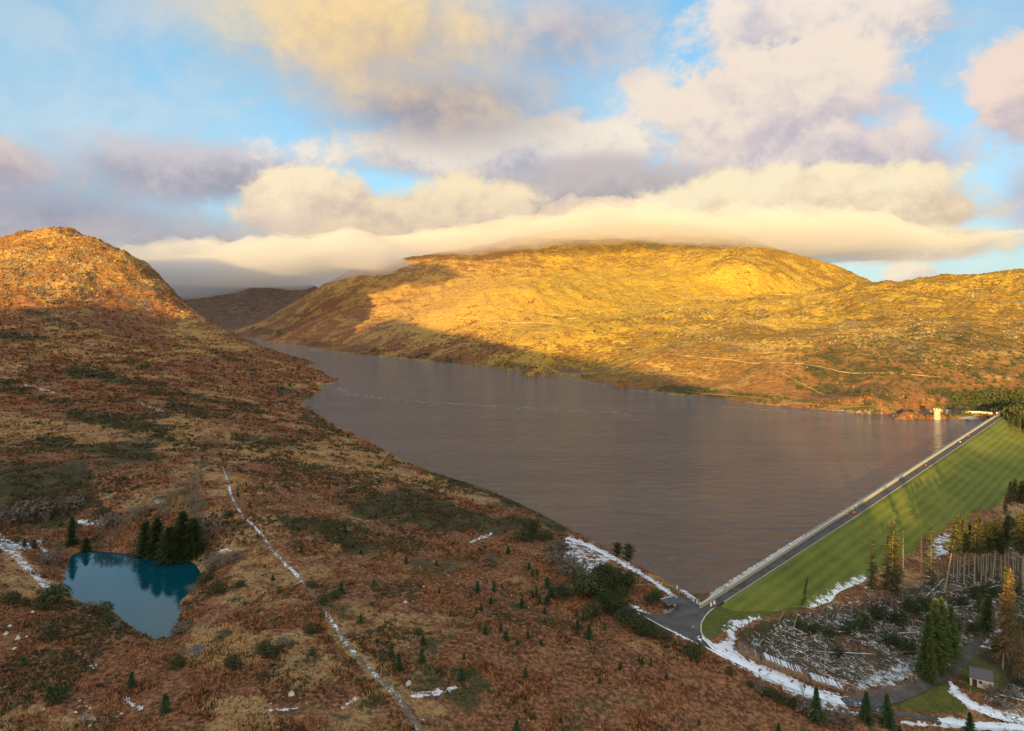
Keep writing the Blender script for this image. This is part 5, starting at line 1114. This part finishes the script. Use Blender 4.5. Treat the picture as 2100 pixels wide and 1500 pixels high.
# ------------------------------------------------------------------ people
def person(x, y, h, rz, top, legs, lab, stride=.35, z=None):
    p = hit(x, y) if not isinstance(x, Vector) else x
    o = empty('person', p, rz); tag(o, lab, 'person'); s_ = h/1.75
    jo = [(0,0,.95),(0,0,1.15),(0,0,1.40),(0,0,1.50),(0,-.01,1.62),(.10,0,.90),(.11,-stride*.5,.50),(.11,-stride*.7,.06),(.11,-stride*.7-.16,.03),(-.10,0,.90),(-.11,stride*.35,.50),(-.11,stride*.8,.08),(-.11,stride*.8-.16,.03),
          (.19,0,1.38),(.25,stride*.35,1.12),(.24,stride*.15,.86),(.24,stride*.10,.78),(-.19,0,1.38),(-.25,-stride*.3,1.12),(-.24,-stride*.55,.88),(-.24,-stride*.62,.80),(0,-.01,1.70)]
    ed = [(0,1),(1,2),(2,3),(3,4),(4,21),(0,5),(5,6),(6,7),(7,8),(0,9),(9,10),(10,11),(11,12),(2,13),(13,14),(14,15),(15,16),(2,17),(17,18),(18,19),(19,20)]
    rad = [.15,.14,.16,.06,.10,.10,.07,.05,.045,.10,.07,.05,.045,.075,.055,.045,.04,.075,.055,.045,.04,.085]
    me = bpy.data.meshes.new('body'); me.from_pydata([(a*s_, b*s_, c*s_) for a, b, c in jo], ed, []); b_ = link(bpy.data.objects.new('body', me), o)
    b_.modifiers.new('skin', 'SKIN'); 
    for i, r in enumerate(rad): me.skin_vertices[0].data[i].radius = (r*s_, r*s_)
    me.skin_vertices[0].data[0].use_root = True; b_.modifiers.new('sub', 'SUBSURF').levels = 1
    dg = bpy.context.evaluated_depsgraph_get(); m2 = bpy.data.meshes.new_from_object(b_.evaluated_get(dg)); b_.modifiers.clear(); b_.data = m2; m2.name = 'body'
    skin = M_SKIN; m2.materials.clear()
    for mm in (skin, top, legs): m2.materials.append(mm)
    for f_ in m2.polygons:
        z_ = f_.center.z/s_; f_.material_index = 0 if z_ > 1.50 or (abs(f_.center.x)/s_ > .2 and z_ < .84) else (1 if z_ > .93 else 2); f_.use_smooth = True
    bm = bmesh.new(); bmesh.ops.create_icosphere(bm, subdivisions=2, radius=.112*s_); me = bpy.data.meshes.new('hat'); 
    for v in list(bm.verts):
        if v.co.z < -.01: v.co.z = -.01
    bm.to_mesh(me); bm.free(); me.materials.append(legs); hh_ = link(bpy.data.objects.new('hat', me), o); hh_.location = (0, .01, 1.70*s_)
    return o
M_SKIN = simple('skin', (.45, .27, .20), (.40, .23, .16), 3)
M_NAVY = simple('dark_cloth', (.02, .022, .03), (.012, .014, .02), 4); M_REDC = simple('red_cloth', (.62, .04, .03), (.45, .03, .02), 4)
def crest(a, p): return Vector((*dam_xy(a, p), CREST+.11))
def crest_px(px, off):
    u = (px-CX)/F; a0 = 0
    for a in np.arange(0, DLEN, .5):
        x, y = dam_xy(a, off)
        if x/y*F+CX >= px: return crest(a, off)
person(crest_px(1738, 2.2), 0, 1.8, R(120), M_REDC, M_NAVY, 'walker in a red jacket nearest the camera on the crest road')
person(crest_px(1751, 3.6), 0, 1.8, R(130), M_REDC, M_NAVY, 'walker in a red jacket a little farther along the crest road')
person(crest_px(1753, 1.4), 0, 1.8, R(-50), M_NAVY, M_NAVY, 'dark-clothed walker beside the parapet near the two red jackets')
person(crest_px(1898.5, 3.6), 0, 1.8, R(130), M_REDC, M_NAVY, 'distant walker in red halfway along the dam crest')
person(crest_px(1969, 3.2), 0, 1.8, R(130), M_WHITE, M_NAVY, 'far walker in pale clothes on the distant dam crest')
person(crest_px(1987, 3.0), 0, 1.8, R(130), M_REDC, M_NAVY, 'far walker in red on the distant dam crest')
person(1650, 1417, 1.8, R(-60), M_NAVY, M_NAVY, 'dark figure walking on the snow covered road by the log piles')
def dog(x, y, rz, lab):
    p = hit(x, y); o = empty('dog', p+Vector((0, 0, .09)), rz); tag(o, lab, 'dog')
    jo = [(0,.35,.50),(0,0,.48),(0,-.35,.52),(0,-.50,.66),(0,-.66,.66),(.10,.36,.26),(.10,.42,.16),(.10,.38,.02),(-.10,.36,.26),(-.10,.42,.16),(-.10,.38,.02),(.10,-.34,.25),(.10,-.36,.02),(-.10,-.34,.25),(-.10,-.36,.02),(0,.50,.56),(0,.66,.66)]
    ed = [(0,1),(1,2),(2,3),(3,4),(0,5),(5,6),(6,7),(0,8),(8,9),(9,10),(2,11),(11,12),(2,13),(13,14),(0,15),(15,16)]; rad = [.12,.12,.15,.09,.05,.07,.04,.03,.07,.04,.03,.06,.03,.06,.03,.03,.015]
    me = bpy.data.meshes.new('body'); me.from_pydata(jo, ed, []); b_ = link(bpy.data.objects.new('body', me), o); b_.modifiers.new('skin', 'SKIN')
    for i, r in enumerate(rad): me.skin_vertices[0].data[i].radius = (r, r)
    me.skin_vertices[0].data[1].use_root = True; b_.modifiers.new('sub', 'SUBSURF').levels = 1
    m2 = bpy.data.meshes.new_from_object(b_.evaluated_get(bpy.context.evaluated_depsgraph_get())); b_.modifiers.clear(); b_.data = m2; m2.materials.clear(); m2.materials.append(M_NAVY)
dog(1625, 1401, R(-50), 'dark dog on the snow covered road beside the log piles')
dog(1559, 1378, R(-60), 'dark dog farther up the snow covered road by the left log pile')

# ------------------------------------------------------------------ boulders, scree, tufts
def blobs(pos, size, seed, squash=.75):
    """many faceted stones as one array: octahedra pushed about"""
    r = np.random.default_rng(seed); n = len(pos)
    base = np.array([(1,0,0),(0,1,0),(-1,0,0),(0,-1,0),(.1,.1,.9),(0,0,-.9)], float); f = np.array([(0,1,4),(1,2,4),(2,3,4),(3,0,4),(1,0,5),(2,1,5),(3,2,5),(0,3,5)])
    a = r.uniform(0, 6.28, n); c, s = np.cos(a), np.sin(a); v = base[None]*(1+r.uniform(-.35, .35, (n, 6, 1)))*size[:, None, None]*np.array([1, .75, squash])
    x = v[..., 0]*c[:, None]-v[..., 1]*s[:, None]; y = v[..., 0]*s[:, None]+v[..., 1]*c[:, None]; v = np.stack([x, y, v[..., 2]], -1)+pos[:, None, :]
    return v.reshape(-1, 3), (f[None]+np.arange(n)[:, None, None]*6).reshape(-1, 3)
R8 = np.random.default_rng(8)
m, nt, b = new_mat('weathered_granite'); P = position(nt); n1 = noise(nt, P, .08, 4, .6); n2 = noise(nt, P, .6, 3, .6)
c = mix(nt, n1.step(.3, .7), (.17, .125, .06), (.33, .255, .13)); c = mix(nt, n2.step(.45, .8)*.5, c, (.26, .20, .11)); nt.links.new(c.k, b.inputs['Base Color']); b.inputs['Roughness'].default_value = .95; M_SCREE = m
def cand(n, p0, p1, v0, v1):
    u = R8.uniform((p0-CX)/F, (p1-CX)/F, n); v = R8.uniform(math.log(v0), math.log(v1), n); y = np.exp(v); x = u*y; return x, y
x, y = cand(330000, -150, 2250, 450, 3300); za, zb = zones_at(x, y); z = ground_z(x, y)
clus = fbm(x/55, y/75, 4, 77)+.35*fbm(x/14, y/14, 2, 78)
ok = (R8.random(len(x)) < zb[:, 1]*.9*sstep(.02, .14, clus)+.010*(z > 12)) & (z > 3); x, y, z = x[ok], y[ok], z[ok]
sz = np.clip(R8.lognormal(-.35, .5, len(x)), .25, 3.2)*np.clip(y/1000, .55, 2.2)
v, f = blobs(np.stack([x, y, z+sz*.12], -1), sz, 5); tag(mesh_np('scree', v, f, M_SCREE), 'pale granite stones strewn over the far hillsides', 'stones', kind='stuff'); print('scree', len(x))
x, y = cand(9000, -50, 2100, 120, 480); za, zb = zones_at(x, y); z = ground_z(x, y); al_, pe_ = dam_ap(x, y)
ok = ((R8.random(len(x)) < .02) | (R8.random(len(x)) < zb[:, 1]*.9)) & ~((al_ > -5) & (pe_ > -12) & (pe_ < 40)) & (z > .3) & (za[:, 1] < .2); x, y, z = x[ok], y[ok], z[ok]; sz = R8.uniform(.15, .42, len(x))
v, f = blobs(np.stack([x, y, z+sz*.2], -1), sz, 6); tag(mesh_np('loose_stones', v, f, M_PALESTONE), 'small pale stones scattered in the near moor and along the bare shore', 'stones', kind='stuff')
for n_, (px, py, s_) in enumerate([(36,1312,.9),(30,1333,.8),(12,1303,.7),(55,1308,.5),(20,1287,.6),(68,1257,.7),(598,1427,.9),(838,1405,1.1),(868,1205,.6),(832,1238,.7)]):
    p = hit(px, py); v, f = blobs(np.zeros((1, 3)), np.array([s_]), 30+n_, .9); bm = bmesh.new(); vs = [bm.verts.new(q) for q in v]; [bm.faces.new([vs[i] for i in t]) for t in f]
    bmesh.ops.subdivide_edges(bm, edges=bm.edges, cuts=1, use_grid_fill=True, smooth=.35, fractal=.12, seed=n_); me = bpy.data.meshes.new('boulder'); bm.to_mesh(me); bm.free(); me.materials.append(M_PALESTONE)
    o = link(bpy.data.objects.new('boulder', me)); o.location = p+Vector((0, 0, .25)); tag(o, ['boulder with snow edge, third from the left edge below the pond','round pale boulder lowest of the group at the left edge','leftmost pale boulder below the pond','small boulder right of the group at the left edge','upper small boulder near the left edge of the moor',
        'pale boulder closest to the pond\'s left bank','lone white boulder in the foreground grass left of the path','dark-sided boulder beside the snowy fork of the path','pale boulder in mid moor right of the path','second pale boulder in mid moor right of the path'][n_], 'boulder', 'boulders on the moor')
# tufts of bracken, heather and grass
x, y = cand(300000, -60, 2160, 100, 1500); za, zb = zones_at(x, y); z = ground_z(x, y); al_, pe_ = dam_ap(x, y); lumpn = fbm(x/7, y/7, 3, 66)
ppx = CX+F*x/y; ppy = HY-F*(z-H)/y
pathd = seg_dist(ppx, ppy, [(a, b_, c_*1.15) for a, b_, c_ in PATH])
roadd = np.minimum(seg_dist(ppx, ppy, [(a, b_, 16) for a, b_ in ROADC]), np.minimum(seg_dist(ppx, ppy, [(1730,1440,12),(1850,1462,12),(1950,1478,12),(2120,1490,14)]), seg_dist(ppx, ppy, [(1948,1398,6),(1965,1428,9),(2000,1452,13),(2045,1470,15),(2120,1482,15)])))
shd = seg_dist(ppx, ppy, [(1160,1112,8),(1250,1142,7),(1300,1170,6),(1390,1228,7)])
jd = poly_dist(ppx, ppy, [(1296,1250),(1345,1255),(1384,1214),(1400,1210),(1480,1230),(1444,1262),(1470,1340),(1400,1320)])
pond_ = poly_dist(ppx, ppy, POND)
hutd = np.hypot((ppx-2012)/40, (ppy-1396)/22)
ok = (za[:, 1] < .3) & (z > .4) & ((y < 640) | (x < 0)) & ~((al_ > -6) & (pe_ > -14) & (pe_ < 30) & (al_ < DLEN)) & (pathd > 1) & (roadd > 1) & (jd > 3) & (pond_ > 1) & (shd > 1) & (hutd > 1) & (za[:, 0] < .8) & (R8.random(len(x)) < .35+lumpn*2.2) & (R8.random(len(x)) < np.clip(y/220, .35, 1))
x, y, z, za, zb, lumpn = x[ok], y[ok], z[ok], za[ok], zb[ok], lumpn[ok]; n_ = len(x); print('tufts', n_)
B = 6; ang = R8.uniform(0, 6.28, (n_, B)); ht = (R8.uniform(.25, .75, (n_, B))*(1+lumpn[:, None]*2.0))*np.clip(y/260, .8, 3.2)[:, None]; rad_ = R8.uniform(.25, .75, (n_, B))*np.clip(y/260, .8, 3.2)[:, None]
cx0 = x[:, None]+R8.normal(0, .35, (n_, B)); cy0 = y[:, None]+R8.normal(0, .35, (n_, B)); z0 = z[:, None]-.08
w = R8.uniform(.14, .34, (n_, B))*np.clip(y/260, .8, 3.2)[:, None]
a1 = np.stack([cx0-np.sin(ang)*w, cy0+np.cos(ang)*w, z0+0*w], -1); a2 = np.stack([cx0+np.sin(ang)*w, cy0-np.cos(ang)*w, z0+0*w], -1); a3 = np.stack([cx0+np.cos(ang)*rad_, cy0+np.sin(ang)*rad_, z0+ht], -1)
v = np.stack([a1, a2, a3], 2).reshape(-1, 3); f = np.arange(len(v)).reshape(-1, 3); zb = zb.copy(); zb = np.repeat(zb, B, 0); zb[:, 2] = np.repeat((R8.random(n_)+fbm(x/12, y/12, 3, 91)*1.4 > .80).astype(float), B); zb = zb.reshape(-1, 3)
tag(mesh_np('moor_vegetation', v, f, TUFT, False, {'zone_a': np.repeat(za, B*3, 0), 'zone_b': np.repeat(zb, 3, 0)}), 'rust bracken, straw grass and dark heather covering the near moor', 'moorland plants', kind='stuff')
# heather and bilberry clumps in drifts
x, y = cand(60000, -60, 1620, 105, 700); z = ground_z(x, y); za, zb = zones_at(x, y); ppx = CX+F*x/y; ppy = HY-F*(z-H)/y; al_, pe_ = dam_ap(x, y)
drift = fbm(x/34, y/34, 5, 191, .6)+za[:, 2]*.22
ok = (drift > .125) & (R8.random(len(x)) < .8) & (z > .4) & (za[:, 1] < .3) & (pe_ < -14) & (poly_dist(ppx, ppy, POND) > 4) & (seg_dist(ppx, ppy, [(a, b_, c_*1.4) for a, b_, c_ in PATH]) > 1) & (poly_dist(ppx, ppy, [(1150,1100),(1262,1140),(1400,1215),(1500,1240),(1470,1350),(1290,1252),(1300,1240),(1195,1180),(1150,1150)]) > 3)
x, y, z = x[ok], y[ok], z[ok]; n_ = len(x); print('heather', n_); B = 14; k_ = np.clip(y/260, .8, 2.2)[:, None]; w = R8.uniform(.12, .30, (n_, B))*k_
rr_ = R8.lognormal(-.6, .45, (n_, 1))*k_; th = R8.uniform(0, 6.28, (n_, B)); ra = np.sqrt(R8.random((n_, B)))*rr_
c = np.stack([x[:, None]+np.cos(th)*ra, y[:, None]+np.sin(th)*ra, z[:, None]+np.sqrt(np.clip(1-(ra/rr_)**2, 0, 1))*rr_*.75*R8.uniform(.5, 1.1, (n_, B))], -1); e1 = R8.normal(0, 1, (n_, B, 3))*w[..., None]; e2 = R8.normal(0, 1, (n_, B, 3))*w[..., None]
v = np.stack([c+e1, c+e2, c-e1-e2], 2).reshape(-1, 3); f = np.arange(len(v)).reshape(-1, 3)
M_HEATHER = foliage('heather', (.045, .044, .018), (.095, .075, .034), (.15, .085, .045))
tag(mesh_np('heather_clumps', v, f, M_HEATHER), 'dark heather clumps growing in drifts across the rusty moor', 'heather', kind='stuff')
# brash left by felling
x, y = cand(60000, 1500, 2140, 165, 420); z = ground_z(x, y); ppx = CX+F*x/y; ppy = HY-F*(z-H)/y
wood = (poly_dist(ppx, ppy, [(1512,1318),(1640,1262),(1830,1215),(2000,1110),(2130,1080),(2130,1300),(2010,1295),(1960,1350),(1890,1392),(1740,1420),(1600,1368)]) < 0) | (poly_dist(ppx, ppy, [(2010,1430),(2060,1395),(2130,1390),(2130,1465),(2050,1455)]) < 0)
al_, pe_ = dam_ap(x, y); ok = wood & (R8.random(len(x)) < .85); x, y, z = x[ok], y[ok], z[ok]; n_ = len(x); print('brash', n_)
a = R8.uniform(0, 3.14, n_); L_ = R8.uniform(.4, 1.8, n_); t_ = R8.uniform(-.12, .45, n_); d = np.stack([np.cos(a), np.sin(a), t_], -1)*L_[:, None]; s_ = np.stack([-np.sin(a), np.cos(a), 0*a], -1)*R8.uniform(.03, .10, n_)[:, None]; c = np.stack([x, y, z+.15], -1); up = np.array([0, 0, .07])
v = np.stack([c-d-s_, c-d+s_, c+d, c-d+up], 1).reshape(-1, 3); f = (np.array([(0, 2, 3), (1, 3, 2), (0, 3, 1)])[None]+np.arange(n_)[:, None, None]*4).reshape(-1, 3); za_, zb_ = zones_at(x, y); rr_ = R8.random(n_); mi = np.repeat(np.where(rr_ < .06+.45*za_[:, 0]*(fbm(x/6, y/6, 3, 5) > -.02), 1, np.where(rr_ > .72, 2, 0)), 3)
tag(mesh_np('felled_branches', v, f, [M_TWIG, M_SNOW, M_DARK], mat_index=mi), 'brash of cut branches dusted with snow in the clearing', 'branches', kind='stuff')
# scrub on the right shore and low heath on the far bank
x, y = cand(26000, 1380, 2250, 520, 900); z = ground_z(x, y); za, zb = zones_at(x, y); al_, pe_ = dam_ap(x, y)
ok = (z > 2.5) & (R8.random(len(x)) < za[:, 2]**2*.9) & ((al_ > DLEN+2) | (pe_ < -22)) & (za[:, 1] < .3); x, y, z = x[ok], y[ok], z[ok]; n_ = len(x); print('far scrub', n_)
B = 10; w = R8.uniform(.5, 1.4, (n_, B)); c = np.stack([x[:, None]+R8.normal(0, .8, (n_, B)), y[:, None]+R8.normal(0, .8, (n_, B)), z[:, None]+R8.uniform(.1, 1.8, (n_, B))], -1); e1 = R8.normal(0, 1, (n_, B, 3))*w[..., None]*.6; e2 = R8.normal(0, 1, (n_, B, 3))*w[..., None]*.6
v = np.stack([c+e1, c+e2, c-e1-e2], 2).reshape(-1, 3); f = np.arange(len(v)).reshape(-1, 3)
tag(mesh_np('far_scrub', v, f, M_GORSE), 'dark green scrub along the far bank and by the far end of the dam', 'scrub', kind='stuff')
